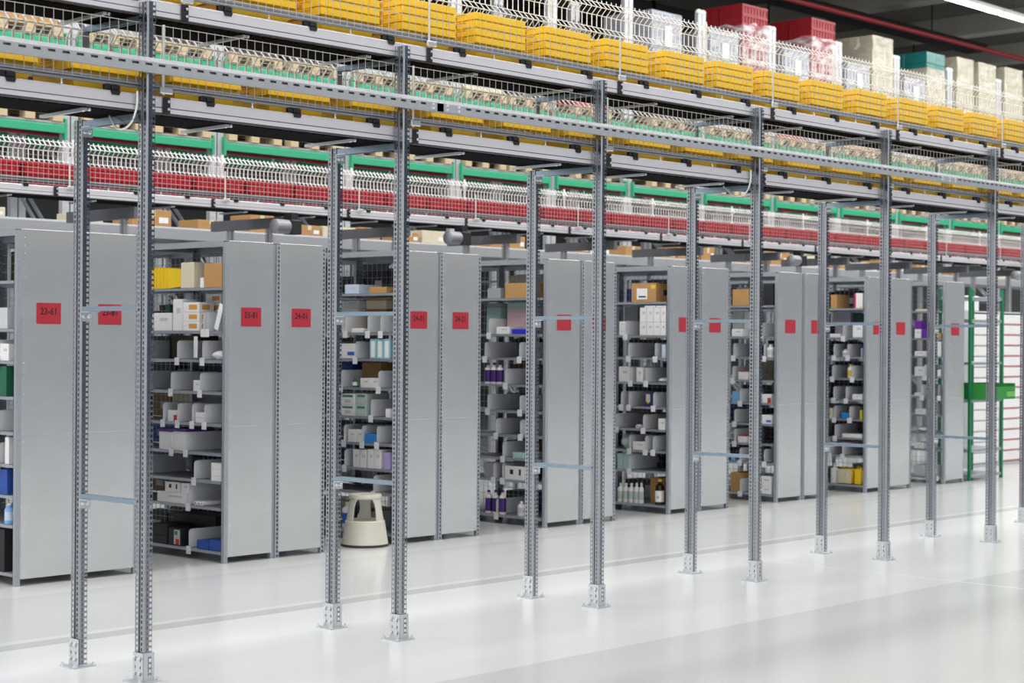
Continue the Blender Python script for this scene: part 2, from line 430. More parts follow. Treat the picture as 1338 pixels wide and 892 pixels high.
# frames under the red crate conveyor
RUP = upright_mesh('upright', 2.71, 'deck')
red0 = None
for k in range(12):
    x = 7.47+1.6766*k
    lab = 'grey slotted frame carrying the red crate conveyor behind the shelving, %s from left' % nth(k+1)
    if red0 is None:
        red0 = thing('support_frame', (x, 13.42, 0), lab, 'support frame', 'frames under the red crate conveyor')
        red0.scale = (1, 1, 1)
        link('front_upright', RUP, red0, (0,0,.01)); link('rear_upright', RUP, red0, (0,.62,.01))
        obj('cross_beam', MB().box(-.03, .03, -.2, .9, 2.72, 2.82), M['darksteel'], red0)
        obj('crossbar', channel(.035, .585, 2.3), M['strut'], red0)
        obj('base_plate', MB().box(-.07, .07, -.07, .07, 0, .009), M['bracket'], red0)
        obj('base_plate', MB().box(-.07, .07, .55, .69, 0, .009), M['bracket'], red0)
    else: dup(red0, (x, 13.42, 0), lab)
# drive motors hanging under the red conveyor
for i, x in enumerate((10.62, 12.95, 19.3, 25.5)):
    t = thing('drive_motor', (x, 13.1, 2.62), 'dark drive motor under the red crate conveyor, %s from left' % nth(i+1), 'motor', 'conveyor drive motors')
    obj('motor_body', MB().lathe([(.03, -.02), (.07, 0), (.07, .16), (.05, .18)], 16, 0, 0, .1, 'x'), M['rail'], t, smooth=True)
    obj('gearbox', MB().cbox(.17, .3, -.06, .08, .03, .17, .01), M['black'], t)
    obj('mount', MB().box(.2, .28, -.02, .1, .17, .24), M['black'], t)

# ------------------------------------------------------------------ wire guards
def wire_panel(L, h, pv, hz, w=.0024):
    mb = MB(); n = int(round(L/pv))
    for i in range(n+1):
        x = min(i*L/n, L-w); mb.box(x, x+w, 0, w, 0, h)
    for z in hz: mb.box(0, L, -w*.9, -.0001, z, z+w*1.3)
    return mb
def make_guard(label, grp, L, h, hz, pv=.05):
    t = thing('wire_guard', (0,0,0), label, 'wire guard', grp)
    obj('wire_mesh', wire_panel(L, h, pv, hz), M['wire'], t)
    p = obj('guard_post', MB().cbox(-.006, .008, .004, .012, -.035, h+.004, .002), M['fence'], t)
    obj('post_clamp', MB().cbox(-.026, .05, -.008, .0075, -.03, .0, .005), M['bolt'], p)
    return t
GL = SP-.012
gu = gl = None
for k in range(0, 9):
    x = X0+SP*(k-2)
    where = 'at the %s slotted frame from left' % nth(k-1) if k > 1 else ('left of the first frame' if k else 'beyond the left edge of the photo')
    lu = 'fine wire guard before the stacked yellow crates, starting %s' % where
    ll = 'fine wire guard along the lower conveyor, starting %s' % where
    if gu is None:
        gu = make_guard(lu, 'upper wire guards', GL, .24, (0, .118, .234)); gu.location = (x+.25, 7.074, 3.325)
        gl = make_guard(ll, 'lower wire guards', GL, .302, (0, .075, .19, .296)); gl.location = (x+.13, 7.074, 2.866)
    else:
        dup(gu, (x+.25, 7.074, 3.325), lu); dup(gl, (x+.13, 7.074, 2.866), ll)
gr = None
for k in range(13):
    x = 6.75+SP*k; lab = 'white wire grid guard before the red crates, %s panel from left' % nth(k+1)
    if gr is None: gr = make_guard(lab, 'far wire grid guards', GL, .25, (0, .045, .09, .135, .18, .244)); gr.location = (x, YRED-.022, 2.955)
    else: dup(gr, (x, YRED-.022, 2.955), lab)

# V-folded fence panels behind the crates
def vfence_mesh(L, z0, z1, folds, w=.0052):
    mb = MB(); n = int(round(L/.05))
    prof = [(0, z0)]
    for f in folds: prof += [(0, f-.043), (-.045, f), (0, f+.043)]
    prof.append((0, z1))
    for i in range(n+1):
        x = i*(L-w)/n
        for (ya, za), (yb, zb) in zip(prof, prof[1:]):
            mb.add([(x, ya, za), (x+w, ya, za), (x+w, ya+w, za), (x, ya+w, za), (x, yb, zb), (x+w, yb, zb), (x+w, yb+w, zb), (x, yb+w, zb)], [(0,1,5,4),(1,2,6,5),(2,3,7,6),(3,0,4,7)])
    for f in folds:
        for y, z in ((w, f-.043), (w, f+.043), (-.045+w, f)): mb.box(0, L, y, y+w, z-w/2, z+w/2)
    mb.box(0, L, w, 2*w, z0, z0+w)
    return mb
def make_vf(label, grp, z0, z1, folds, e=.34, w=.0048):
    t = thing('mesh_fence_panel', (0,0,0), label, 'mesh fence', grp)
    obj('folded_mesh', vfence_mesh(GL, z0, z1, folds, w), M['fence'], t)
    obj('fence_post', MB().sheet((-.012, .012, z0-e), (1,0,0), (0,0,1), .026, z1-z0+e+.02, [(.009, .016)], .05, .018).box(-.012, .014, .0125, .02, z0-e, z1+.02), M['fence'], t)
    return t
VF = make_vf('', '', 0, .28, (.05, .22)); VL = make_vf('', '', 0, .28, (.05, .22), .15, .0078); first_vf = {}
def vf(loc, lab, grp):
    p = VF if grp.startswith('upper') else VL
    if p.name not in first_vf: p.location = loc; p['label'] = lab; p['group'] = grp; first_vf[p.name] = 1
    else: dup(p, loc, lab)['group'] = grp
for k in range(0, 9):
    x = X0+SP*(k-2)+.2
    where = 'after the %s slotted frame' % nth(k-1) if k > 1 else ('left of the first frame' if k else 'beyond the left edge of the photo')
    vf((x, 7.62, 3.652), 'white folded mesh fence behind stacked yellow crates, ' + where, 'upper folded mesh fences')
    vf((x, 7.62, 2.968), 'white folded mesh fence behind the lower conveyor, ' + where, 'lower folded mesh fences')
for k in range(12):
    vf((7.15+SP*k, 13.74, 3.135), 'white folded mesh fence behind the red crates, %s panel from left' % nth(k+1), 'far folded mesh fences')

# ------------------------------------------------------------------ crates
def crate_mesh(name, m, Lx=.418, Ly=.385, rim=.0425, h=.125, rib=True):
    mb = MB(); X, Y = Lx/2, Ly/2; t = .004
    z0 = h-rim
    # tapered body (outer + inner)
    def ring(x, y, z): return [(-x,-y,z),(x,-y,z),(x,y,z),(-x,y,z)]
    bx, by = X-.034, Y-.034; tx, ty = X-.019, Y-.019
    vs = ring(bx, by, 0)+ring(tx, ty, z0)+ring(X-.004, Y-.004, z0)+ring(X, Y, z0+.004)+ring(X, Y, h-.003)+ring(X-.003, Y-.003, h)+ring(tx+.005, ty+.005, h)+ring(bx-t, by-t, t)
    fs = [(3,2,1,0)]
    for k in range(7): fs += [(k*4+i, k*4+(i+1) % 4, k*4+4+(i+1) % 4, k*4+4+i) for i in range(4)]
    fs.append((28,29,30,31)); mb.add(vs, fs)
    if rib:
        for sx in (-1, 1):
            # handle recess frame on the short ends, corner blocks
            mb.box(min(sx*X, sx*(X+.004)), max(sx*X, sx*(X+.004)), -.10, .10, h-.006, h); mb.box(min(sx*X, sx*(X+.004)), max(sx*X, sx*(X+.004)), -Y+.02, -Y+.05, z0+.002, h)
            mb.box(min(sx*X, sx*(X+.004)), max(sx*X, sx*(X+.004)), Y-.05, Y-.02, z0+.002, h)
        for sy in (-1, 1):
            mb.box(-X, X, min(sy*Y, sy*(Y+.004)), max(sy*Y, sy*(Y+.004)), z0+.004, z0+.010)
            for x in (-X+.045, X-.075): mb.box(x, x+.03, min(sy*Y, sy*(Y+.0035)), max(sy*Y, sy*(Y+.0035)), z0+.01, h-.002)
    return mb.mesh(name, m)
CR = crate_mesh('yellow_crate', M['yellow'])
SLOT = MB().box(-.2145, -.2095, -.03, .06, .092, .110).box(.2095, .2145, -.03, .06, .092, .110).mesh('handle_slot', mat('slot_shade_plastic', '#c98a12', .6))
STX = [4.755, 5.34, 5.93, 6.529, 7.115, 7.723, 8.29, 8.889, 9.457, 10.028, 10.607, 11.22, 11.835, 12.415, 12.985, 13.566, 14.15, 14.73, 15.31]
lvl = ['bottom', 'second from bottom', 'third from bottom', 'top']
base_c = None
def crate(loc, lab, grp):
    global base_c
    if base_c is None:
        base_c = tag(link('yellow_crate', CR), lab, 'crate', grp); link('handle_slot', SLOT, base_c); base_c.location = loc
    else:
        c = dup(base_c, loc, lab); c['group'] = grp
for i, x in enumerate(STX):
    j = i+1
    for k in range(4):
        st = '%s nested stack from left, upper conveyor' % nth(j)
        crate((x+.375+(i*7 % 5-2)*.002, 7.332, 3.295+k*.0462), 'yellow crate, %s in %s' % (lvl[k], st), 'yellow crates stacked on the upper conveyor')
for i, x in enumerate([3.3+.59*i for i in range(21)]):
    for k in range(2):
        st = '%s low stack from left, lower conveyor' % nth(i+1)
        crate((x+.29+(i*7 % 5-2)*.003, 7.332, 2.828+k*.0462), 'yellow crate, %s in %s' % (('bottom', 'top')[k], st), 'yellow crates on the lower conveyor')

def red_crate_mesh():
    mb = MB(); X, Y, h = .285, .195, .2; t = .004
    def ring(x, y, z): return [(-x,-y,z),(x,-y,z),(x,y,z),(-x,y,z)]
    vs = ring(X-.02, Y-.02, 0)+ring(X-.01, Y-.01, h-.03)+ring(X, Y, h-.028)+ring(X, Y, h)+ring(X-.014, Y-.014, h)+ring(X-.024, Y-.024, t)
    fs = [(3,2,1,0)]
    for k in range(5): fs += [(k*4+i, k*4+(i+1) % 4, k*4+4+(i+1) % 4, k*4+4+i) for i in range(4)]
    fs.append((20,21,22,23)); mb.add(vs, fs)
    for k in range(9):
        x = -X+.03+k*(2*X-.07)/8
        for s in (-1, 1):
            mb.add([(x, s*(Y-.003), .0), (x+.012, s*(Y-.003), .0), (x+.012, s*Y, h-.02), (x, s*Y, h-.02), (x, s*(Y-.03), 0), (x+.012, s*(Y-.03), 0), (x+.012, s*(Y-.02), h-.02), (x, s*(Y-.02), h-.02)], [(0,1,2,3),(4,7,6,5),(0,3,7,4),(1,5,6,2),(0,4,5,1),(3,2,6,7)])
    for s in (-1, 1):
        mb.box(-X+.01, X-.01, min(s*Y, s*(Y-.012)), max(s*Y, s*(Y-.012)), .09, .1)
    return mb.mesh('red_crate', M['red'])
RC = red_crate_mesh()
for k in range(34):
    o = link('red_crate', RC, None, (7.1+.6*k+random.uniform(-.01, .01), YRED+.235, ZRED+.0825), (0, 0, random.uniform(-.02, .02)))
    tag(o, 'red plastic crate on the far conveyor, %s from the left end' % nth(k+1), 'crate', 'red crates in a row on the far conveyor')
CONTENTS=[
(0,0,'box',.154,.25,0,.289,'black','black carton',0,.26),
(0,1,'bottle',.106,.182,0,.141,'sky','light blue plastic bottle',0,.26),
(0,2,'div',.256),
(0,2,'box',.125,.25,0,.204,'blue','dark blue flat box',0,.26),
(0,3,'div',.221),
(0,3,'box',.106,.154,0,.312,'white','white small carton',0,.26),
(0,4,'div',.231),
(0,5,'div',.256),
(0,5,'box',.144,.25,0,.233,'green','dark green carton',0,.26),
(0,6,'div',.24),
(0,6,'box',.115,.221,0,.114,'white','white carton with red marks',0,.26),
(0,7,'div',.256),
(0,7,'box',.134,.25,0,.141,'lgrey','pale grey flat carton',0,.26),
(1,0,'div',.422),
(1,0,'box',.05,.186,0,.079,'blue','blue carton',0,.22),
(1,0,'box',.195,.335,0,.067,'blue','blue carton',0,.22),
(1,0,'box',.428,1.022,0,.216,'black','long black carton',.24,.19),
(1,0,'photo',.535,.689,0,.13,'black','black carton with a pictured white end',0,.22),
(1,0,'box',.709,.916,0,.062,'black','flat black carton',0,.22),
(1,0,'box',.709,.916,.063,.149,'black','flat black carton',0,.22),
(1,1,'div',.433),
(1,1,'roll',.26,.296,0,.018,'white','white paper roll',0,.26),
(1,1,'roll',.3,.333,0,.015,'white','white paper roll',0,.26),
(1,1,'roll',.337,.373,0,.013,'white','white paper roll',0,.26),
(1,1,'box',.458,.837,0,.079,'white','large white carton',0,.26),
(1,1,'box',.439,.535,.08,.164,'white','upright white carton',0,.26),
(1,1,'marks',.554,.738,.08,.16,'white','white carton with black marks',0,.2),
(1,2,'div',.363),
(1,2,'div',.936),
(1,2,'box',.05,.168,0,.037,'white','white and pink flat carton',0,.26),
(1,2,'box',.05,.168,.038,.088,'white','white and pink flat carton',0,.26),
(1,2,'box',.05,.168,.089,.133,'white','white and pink flat carton',0,.26),
(1,3,'div',.468),
(1,3,'div',.647),
(1,3,'lidbox',.477,.641,0,.163,'white','white carton with a purple lid',0,.26),
(1,3,'lidbox',.65,.817,0,.156,'white','white carton with a purple lid',0,.26),
(1,4,'div',.242),
(1,4,'div',.392),
(1,4,'div',.573),
(1,4,'div',.758),
(1,4,'box',.251,.363,0,.038,'white','white small carton',0,.26),
(1,4,'red',.592,.709,0,.083,'white','white carton with a red corner',0,.26),
(1,4,'box',.251,.363,.039,.078,'white','white small carton',0,.26),
(1,5,'div',.298),
(1,5,'div',.66),
(1,5,'div',.996),
(1,5,'box',.307,.392,0,.081,'white','small white carton',0,.26),
(1,6,'div',.27),
(1,6,'div',.583),
(1,6,'div',.956),
(1,6,'bag',.058,.223,0,.068,'white','crumpled white plastic bag',0,.18),
(1,6,'box',.652,.947,0,.192,'olive','olive brown carton',.2,.23),
(1,6,'box',.967,1.199,0,.203,'green','dark green carton',.2,.23),
(1,7,'div',.214),
(1,7,'div',.261),
(1,7,'orange',.326,.525,0,.07,'white','white carton with an orange label',0,.14),
(1,7,'box',.535,.65,0,.238,'white','tall white carton',0,.14),
(1,7,'box',.67,.916,0,.135,'white','low white carton',0,.14),
(1,7,'box',.911,1.143,0,.204,'green','dark green carton',.16,.27),
(1,7,'orange',.326,.525,.071,.139,'white','white carton with an orange label',0,.14),
(1,7,'orange',.267,.445,.141,.21,'white','white carton with a brown label',.16,.27),
(1,7,'orange',.326,.525,.14,.213,'white','white carton with an orange label',0,.14),
(1,7,'orange',.267,.445,.211,.279,'white','white carton with a brown label',.16,.27),
(1,8,'box',.05,.268,0,.179,'brown','brown cardboard box',0,.26),
(1,8,'box',.272,.317,0,.074,'white','small white carton',0,.26),
(1,8,'box',.392,.554,0,.192,'cream','tall stack-like sheaf of pale sheets',0,.26),
(1,8,'bin',.56,.734,0,.156,'yellow','yellow plastic bin',0,.26),
(1,8,'bin',.604,.779,0,.157,'yellow','yellow plastic bin',0,.26),
(1,8,'bin',.648,.825,0,.158,'yellow','yellow plastic bin',0,.26),
(1,8,'bin',.693,.87,0,.159,'yellow','yellow plastic bin',0,.26),
(1,8,'bin',.738,.916,0,.16,'yellow','yellow plastic bin',0,.26),
(2,0,'div',.46),
(2,0,'bottle',.38,.454,0,.212,'white','white bottle with a blue label',0,.26),
(2,0,'bottle',.596,.692,0,.222,'white','white bottle with a blue label',0,.26),
(2,1,'div',.269),
(2,2,'div',.625),
(2,2,'box',.086,.159,0,.138,'lilac','lilac carton',0,.26),
(2,2,'box',.195,.269,0,.157,'white','upright white pack',0,.26),
(2,2,'box',.278,.352,0,.154,'white','upright white pack',0,.26),
(2,2,'box',.37,.445,0,.149,'white','upright white pack',0,.26),
(2,2,'box',.454,.53,0,.145,'white','upright white pack',0,.26),
(2,3,'div',.232),
(2,3,'div',.411),
(2,3,'div',.634),
(2,3,'box',.25,.389,0,.073,'brightblue','bright blue carton',0,.26),
(2,3,'box',.417,.492,0,.105,'white','white carton',0,.26),
(2,3,'box',.501,.596,0,.101,'white','white carton',0,.26),
(2,4,'div',.306),
(2,4,'box',.086,.14,0,.07,'white','small white carton',0,.26),
(2,4,'greenlabel',.37,.501,0,.092,'pgreen','pale green carton with a green label',0,.26),
(2,4,'greenlabel',.511,.692,0,.087,'white','white carton with a green label',0,.26),
(2,4,'greenlabel',.37,.501,.093,.186,'pgreen','pale green carton with a green label',0,.26),
(2,4,'greenlabel',.511,.692,.088,.181,'white','white carton with a green label',0,.26),
(2,5,'div',.217),
(2,5,'div',.677),
(2,5,'box',.223,.329,0,.079,'white','white carton',0,.2),
(2,5,'box',.333,.445,0,.077,'white','white carton',0,.2),
(2,5,'box',.435,.671,0,.212,'tan','tan carton',.22,.21),
(2,5,'bottle',.511,.558,0,.074,'green','small green-capped bottle',0,.2),
(2,5,'box',.796,.913,0,.214,'blue','dark blue carton',.22,.21),
(2,6,'div',.501),
(2,6,'teal',.091,.168,0,.161,'teal','teal and white upright pack',0,.2),
(2,6,'teal',.172,.25,0,.16,'teal','teal and white upright pack',0,.2),
(2,6,'teal',.255,.333,0,.16,'teal','teal and white upright pack',0,.2),
(2,6,'bluelabel',.511,.701,0,.121,'white','white carton with a blue stripe',0,.26),
(2,7,'div',.195),
(2,7,'div',.351),
(2,7,'div',.625),
(2,7,'box',.357,.601,0,.195,'brown','brown flat carton',.2,.23),
(2,7,'box',.417,.558,0,.034,'white','low white carton',0,.18),
(2,7,'box',.697,.92,0,.204,'white','white flat carton',.2,.23),
(2,7,'box',.357,.601,.196,.265,'cream','cream flat carton',.2,.23),
(2,7,'box',.697,.89,.205,.274,'white','white flat carton',.2,.23),
(2,7,'box',.357,.601,.266,.309,'tan','tan flat carton',.2,.23),
(2,7,'box',.697,.92,.275,.326,'paleblue','pale blue flat carton',.2,.23),
(2,8,'box',.14,.343,0,.05,'tan','tan carton with a yellow corner',0,.26),
(2,8,'box',.473,.644,0,.074,'paleblue','white and blue carton',0,.26),
(3,0,'div',.584),
(3,0,'bottle',.277,.352,0,.133,'white','white pump bottle',0,.26),
(3,0,'bottle',.511,.578,0,.22,'purple','white bottle with a purple cap',0,.26),
(3,0,'bottle',.597,.663,0,.215,'purple','white bottle with a purple cap',0,.26),
(3,0,'bottle',.683,.75,0,.209,'purple','white bottle with a purple cap',0,.26),
(3,1,'div',.511),
(3,1,'div',.625),
(3,1,'marks',.259,.492,0,.122,'white','white carton with black strokes',0,.2),
(3,1,'box',.644,.75,0,.139,'grey','grey tub with a pink lid',0,.26),
(3,2,'div',.511),
(3,2,'box',.259,.398,0,.052,'palet','white and teal carton',0,.26),
(3,3,'div',.296),
(3,3,'div',.597),
(3,4,'div',.305),
(3,4,'div',.702),
(3,5,'div',.483),
(3,5,'bottle',.549,.616,0,.191,'purple','white bottle with a purple label',0,.26),
(3,5,'bottle',.625,.692,0,.189,'purple','white bottle with a purple label',0,.26),
(3,5,'bottle',.702,.769,0,.188,'purple','white bottle with a purple label',0,.26),
(3,6,'div',.314),
(3,6,'div',.74),
(3,7,'div',.692),
(3,7,'box',.249,.417,0,.044,'ultra','vivid blue pack',0,.18),
(3,7,'box',.415,.662,0,.24,'pink','pale carton with pink stripes',.2,.23),
(3,7,'box',.445,.606,0,.064,'white','low white carton',0,.18),
(3,7,'box',.749,.924,0,.242,'palet','pale teal carton',.2,.23),
(3,7,'box',.415,.662,.241,.309,'palet','pale teal carton',.2,.23),
(3,7,'box',.749,.924,.243,.319,'grey','grey flat carton',.2,.23),
(3,8,'box',.231,.502,0,.133,'tan','long cardboard box',0,.26),
(3,8,'box',.559,.721,0,.09,'grey','grey carton',0,.26),
(4,0,'beer',.095,.188,0,.247,'amber','dark brown bottle with a white label',0,.1),
(4,0,'box',.143,.321,0,.249,'brown','brown cardboard box',.12,.31),
(4,0,'bottle',.325,.376,0,.198,'mint','white bottle with a mint green label',0,.1),
(4,0,'bottle',.381,.443,0,.194,'mint','white bottle with a mint green label',0,.1),
(4,0,'bottle',.448,.51,0,.189,'mint','white bottle with a mint green label',0,.1),
(4,0,'bottle',.515,.577,0,.185,'mint','white bottle with a mint green label',0,.1),
(4,0,'bottle',.582,.645,0,.181,'mint','white bottle with a mint green label',0,.1),
(4,1,'div',.481),
(4,1,'box',.491,.558,0,.156,'palet','pale green pack',0,.26),
(4,1,'box',.567,.635,0,.152,'palet','pale green pack',0,.26),
(4,2,'div',.188),
(4,2,'div',.282),
(4,2,'div',.481),
(4,2,'box',.291,.443,0,.08,'white','white carton',0,.26),
(4,2,'bag',.491,.645,0,.152,'pgreen','pale green plastic bag',0,.26),
(4,3,'div',.31),
(4,3,'div',.645),
(4,3,'box',.05,.132,0,.106,'white','white carton',0,.26),
(4,3,'roll',.32,.453,0,.051,'white','white roll',0,.26),
(4,4,'div',.188),
(4,4,'div',.491),
(4,4,'div',.587),
(4,4,'yellowx',.216,.301,0,.127,'navy','navy carton with a yellow mark',0,.26),
(4,5,'div',.282),
(4,5,'div',.472),
(4,5,'bag',.05,.198,0,.042,'white','white plastic bag',0,.26),
(4,5,'box',.329,.405,0,.14,'white','white carton',0,.26),
(4,5,'box',.491,.625,0,.145,'white','white carton',0,.26),
(4,6,'div',.17),
(4,6,'div',.5),
(4,6,'box',.05,.095,0,.127,'paleblue','tall pale blue carton',0,.26),
(4,7,'div',.539),
(4,7,'box',.05,.114,0,.125,'white','white upright carton',0,.23),
(4,7,'box',.119,.198,0,.125,'white','white upright carton',0,.23),
(4,7,'box',.202,.282,0,.125,'white','white upright carton',0,.23),
(4,7,'box',.287,.367,0,.126,'white','white upright carton',0,.23),
(4,7,'box',.548,.625,0,.059,'white','white carton',0,.23),
(4,7,'box',.598,.764,0,.288,'grey','grey stack of folded packs',.25,.18),
(4,7,'box',.05,.114,.126,.264,'white','white upright carton',0,.23),
(4,7,'box',.119,.198,.126,.264,'white','white upright carton',0,.23),
(4,7,'box',.202,.282,.126,.265,'white','white upright carton',0,.23),
(4,7,'box',.287,.367,.127,.266,'white','white upright carton',0,.23),
(4,7,'box',.548,.625,.06,.134,'white','white carton',0,.23),
(4,7,'box',.05,.17,.265,.315,'white','flat white carton',0,.23),
(4,7,'box',.179,.31,.267,.316,'white','flat white carton',0,.23),
(4,8,'shiplabel',.17,.472,0,.181,'tan','large cardboard box with a white label',0,.26),
(5,0,'div',.446),
(5,0,'box',.062,.204,0,.073,'white','white carton',0,.26),
(5,0,'box',.455,.573,0,.201,'tan','cardboard box',0,.26),
(5,0,'box',.062,.204,.074,.183,'white','white carton',0,.26),
(5,1,'div',.147),
(5,1,'div',.455),
(5,1,'box',.524,.573,0,.055,'sky','light blue carton',0,.26),
(5,2,'div',.524),
(5,2,'redcap',.378,.484,0,.065,'white','white pack with a red top',0,.2),
(5,3,'div',.524),
(5,3,'bluelabel',.062,.195,0,.093,'white','white carton with a blue emblem',0,.26),
(5,4,'div',.455),
(5,4,'red',.071,.195,0,.091,'white','white carton with a red corner',0,.26),
(5,4,'box',.465,.563,0,.113,'sky','light blue carton',0,.26),
(5,5,'div',.553),
(5,5,'redcap',.368,.484,0,.079,'white','white pack with a red top',0,.2),
(5,6,'div',.157),
(5,6,'div',.543),
(5,6,'bottle',.062,.147,0,.131,'white','white jar with a brown picture',0,.26),
(5,7,'div',.195),
(5,7,'box',.436,.573,0,.075,'white','white carton',0,.18),
(5,7,'box',.452,.56,0,.262,'white','white carton',.2,.23),
(5,7,'box',.57,.708,0,.263,'pgreen','white carton with a green top',.2,.23),
(5,8,'box',.052,.176,0,.22,'black','dark carton',0,.26),
(5,8,'box',.358,.563,0,.17,'brown','brown cardboard box',0,.26),
(6,0,'can',.05,.145,0,.181,'yellow','yellow canister lying on its side',0,.26),
(6,0,'can',.174,.361,0,.171,'cream','cream and yellow canister lying on its side',0,.26),
(6,0,'bottle',.371,.47,0,.222,'cream','large cream canister',0,.26),
(6,1,'div',.292),
(6,1,'div',.46),
(6,2,'div',.391),
(6,2,'box',.05,.302,0,.041,'white','long flat white carton',0,.26),
(6,3,'div',.203),
(6,3,'div',.401),
(6,3,'box',.05,.076,0,.101,'lime','lime yellow carton',0,.26),
(6,3,'box',.223,.311,0,.068,'brightblue','bright blue carton',0,.26),
(6,3,'box',.42,.47,0,.113,'cream','cream carton',0,.26),
(6,4,'div',.252),
(6,4,'div',.41),
(6,4,'box',.05,.174,0,.06,'white','white carton',0,.26),
(6,5,'div',.174),
(6,5,'div',.43),
(6,5,'bottle',.184,.252,0,.152,'yellowcap','white bottle with a yellow cap',0,.26),
(6,6,'div',.233),
(6,6,'div',.41),
(6,6,'box',.05,.067,0,.093,'lilac','lilac carton',0,.26),
(6,6,'bottle',.242,.321,0,.083,'white','white jar',0,.26),
(6,7,'div',.292),
(6,7,'box',.05,.174,0,.149,'white','white tub',0,.16),
(6,7,'box',.142,.28,0,.262,'dgreen','dark green carton',.2,.23),
(6,7,'box',.317,.516,0,.28,'lilacgrey','grey carton',.18,.25),
(6,7,'box',.331,.47,0,.039,'white','low white carton',0,.16),
(6,8,'pinkstripe',.05,.154,0,.165,'white','white carton with a pink side',0,.26),
(6,8,'box',.381,.46,0,.153,'brown','brown cardboard box',0,.26),
(7,0,'div',.095),
(7,0,'box',.266,.398,0,.129,'lgrey','pale grey tub',0,.26),
(7,1,'box',.276,.398,0,.07,'white','white carton with a violet stripe',0,.26),
(7,2,'bag',.255,.408,0,.065,'white','white plastic bag',0,.26),
(7,3,'div',.115),
(7,3,'box',.266,.387,0,.067,'white','white carton',0,.26),
(7,4,'div',.075),
(7,4,'div',.296),
(7,4,'box',.306,.398,0,.041,'white','white carton',0,.26),
(7,5,'div',.26),
(7,5,'box',.05,.095,0,.082,'white','white carton',0,.26),
(7,5,'box',.266,.398,0,.113,'white','white carton',0,.26),
(7,6,'box',.05,.095,0,.175,'white','white carton',0,.26),
(7,6,'box',.255,.398,0,.057,'white','low white carton',0,.26),
(7,7,'box',.05,.095,0,.061,'tan','white and tan carton',0,.26),
(7,7,'box',.255,.306,0,.105,'violet','violet carton',0,.26),
(7,7,'box',.316,.398,0,.105,'white','white carton',0,.26),
(7,7,'box',.316,.398,.106,.205,'violet','violet carton',0,.26),
(7,8,'box',.225,.387,0,.02,'cream','cream flat carton',0,.26),
]

# ------------------------------------------------------------------ pick shelving
BX = [6.17, 7.877, 9.593, 11.371, 13.119, 14.896, 16.595, 18.301]
SZ = [.08, .40, .595, .80, 1.015, 1.25, 1.487, 1.70, 2.02]
YK, UW, TOP = 10.28, .48, 2.362
def shelf_upright(holes):
    mb = MB(); h = TOP-.01
    if holes: mb.sheet((0, 0, 0), (1,0,0), (0,0,1), .036, h, [(.012, .025)], .033, .019)
    else: mb.add([(0,0,0),(.036,0,0),(.036,0,h),(0,0,h)], [(0,1,2,3)])
    mb.sheet((0, .03, 0), (0,-1,0), (0,0,1), .03, h, [(.010, .018)], .05, .012) if holes else mb.add([(0,.03,0),(0,0,0),(0,0,h),(0,.03,h)], [(0,1,2,3)])
    mb.add([(.036,0,0),(.036,.03,0),(.036,.03,h),(.036,0,h)], [(0,1,2,3)]); mb.add([(0,.03,0),(0,.03,h),(.036,.03,h),(.036,.03,0)], [(0,1,2,3)])
    return mb.mesh('upright', M['rackframe'])
SU_P, SU_H = shelf_upright(False), shelf_upright(True)
def shelf_mesh(z, L=.97):
    mb = MB(); mb.box(.004, UW-.004, 0, L, -.004, 0)
    mb.box(.004, .007, 0, L, -.02, -.004); mb.box(UW-.007, UW-.004, 0, L, -.02, -.004)
    mb.box(.007, UW-.007, 0, .003, -.02, -.004); mb.box(.007, UW-.007, L-.003, L, -.02, -.004)
    return mb.mesh('shelf', M['rackframe'])
SHELF = shelf_mesh(0)
mb = MB(); mb.box(.001, UW-.001, -.001, .985, -.004, 0); mb.box(.001, .003, 0, .985, -.045, -.004); mb.box(UW-.003, UW-.001, 0, .985, -.045, -.004); mb.box(.003, UW-.003, .982, .985, -.045, -.004)
COVER = mb.mesh('top_cover', M['rackframe'])
def wiregrid(L, h, p):
    mb = MB(); n = int(L/p); w = .003
    for i in range(n+1): mb.box(i*L/n, i*L/n+w, 0, w, 0, h)
    m = int(h/p)
    for i in range(m+1): mb.box(0, L, w, 2*w, i*h/m, i*h/m+w)
    return mb
mb = wiregrid(.96, 2.2, .06); GRID = MB(); GRID.v = [(y, x, z) for x, y, z in mb.v]; GRID.f = mb.f; GRID = GRID.mesh('back_mesh', M['rackframe'])
def panel_mesh():
    mb = MB(); x0, x1 = .036, UW-.03
    mb.cbox(x0, x1, -.004, .004, .045, 1.0, .002); mb.cbox(x0, x1, -.0065, .004, .998, TOP, .002)
    mb.box(x0, x1, .004, .02, TOP-.004, TOP)
    for k in range(44): mb.lathe([(.004, -.0015), (.0025, -.003)], 6, x0+.022, -.0055 if .06+k*.052 > .99 else -.0035, .07+k*.052, 'y') if k*.052+.07 < TOP-.02 else None
    return mb.mesh('end_panel', M['rackpanel'])
PANEL = panel_mesh()
TXT = [['23-61', '23-81'], ['23-81', '24-01'], ['24-01', '24-21']]
SIGN = MB().cbox(-.093, .093, -.0015, 0, -.07, .07, .001).mesh('sign_card', M['sign'])
def lettering(txt, parent):
    cu = bpy.data.curves.new('lettering', 'FONT'); cu.body = txt; cu.size = .062; cu.align_x = 'CENTER'; cu.align_y = 'CENTER'
    cu.extrude = .0004; cu.space_character = 1.12; cu.offset = .0014; cu.materials.append(M['ink'])
    tmp = bpy.data.objects.new('lettering_curve', cu); COL.objects.link(tmp)
    dg = bpy.context.evaluated_depsgraph_get(); me = bpy.data.meshes.new_from_object(tmp.evaluated_get(dg)); bpy.data.objects.remove(tmp)
    o = link('lettering', me, parent, (0, -.0022, .012), (PI/2, 0, 0)); o.scale = (.8, 1, 1)
UNITS = []
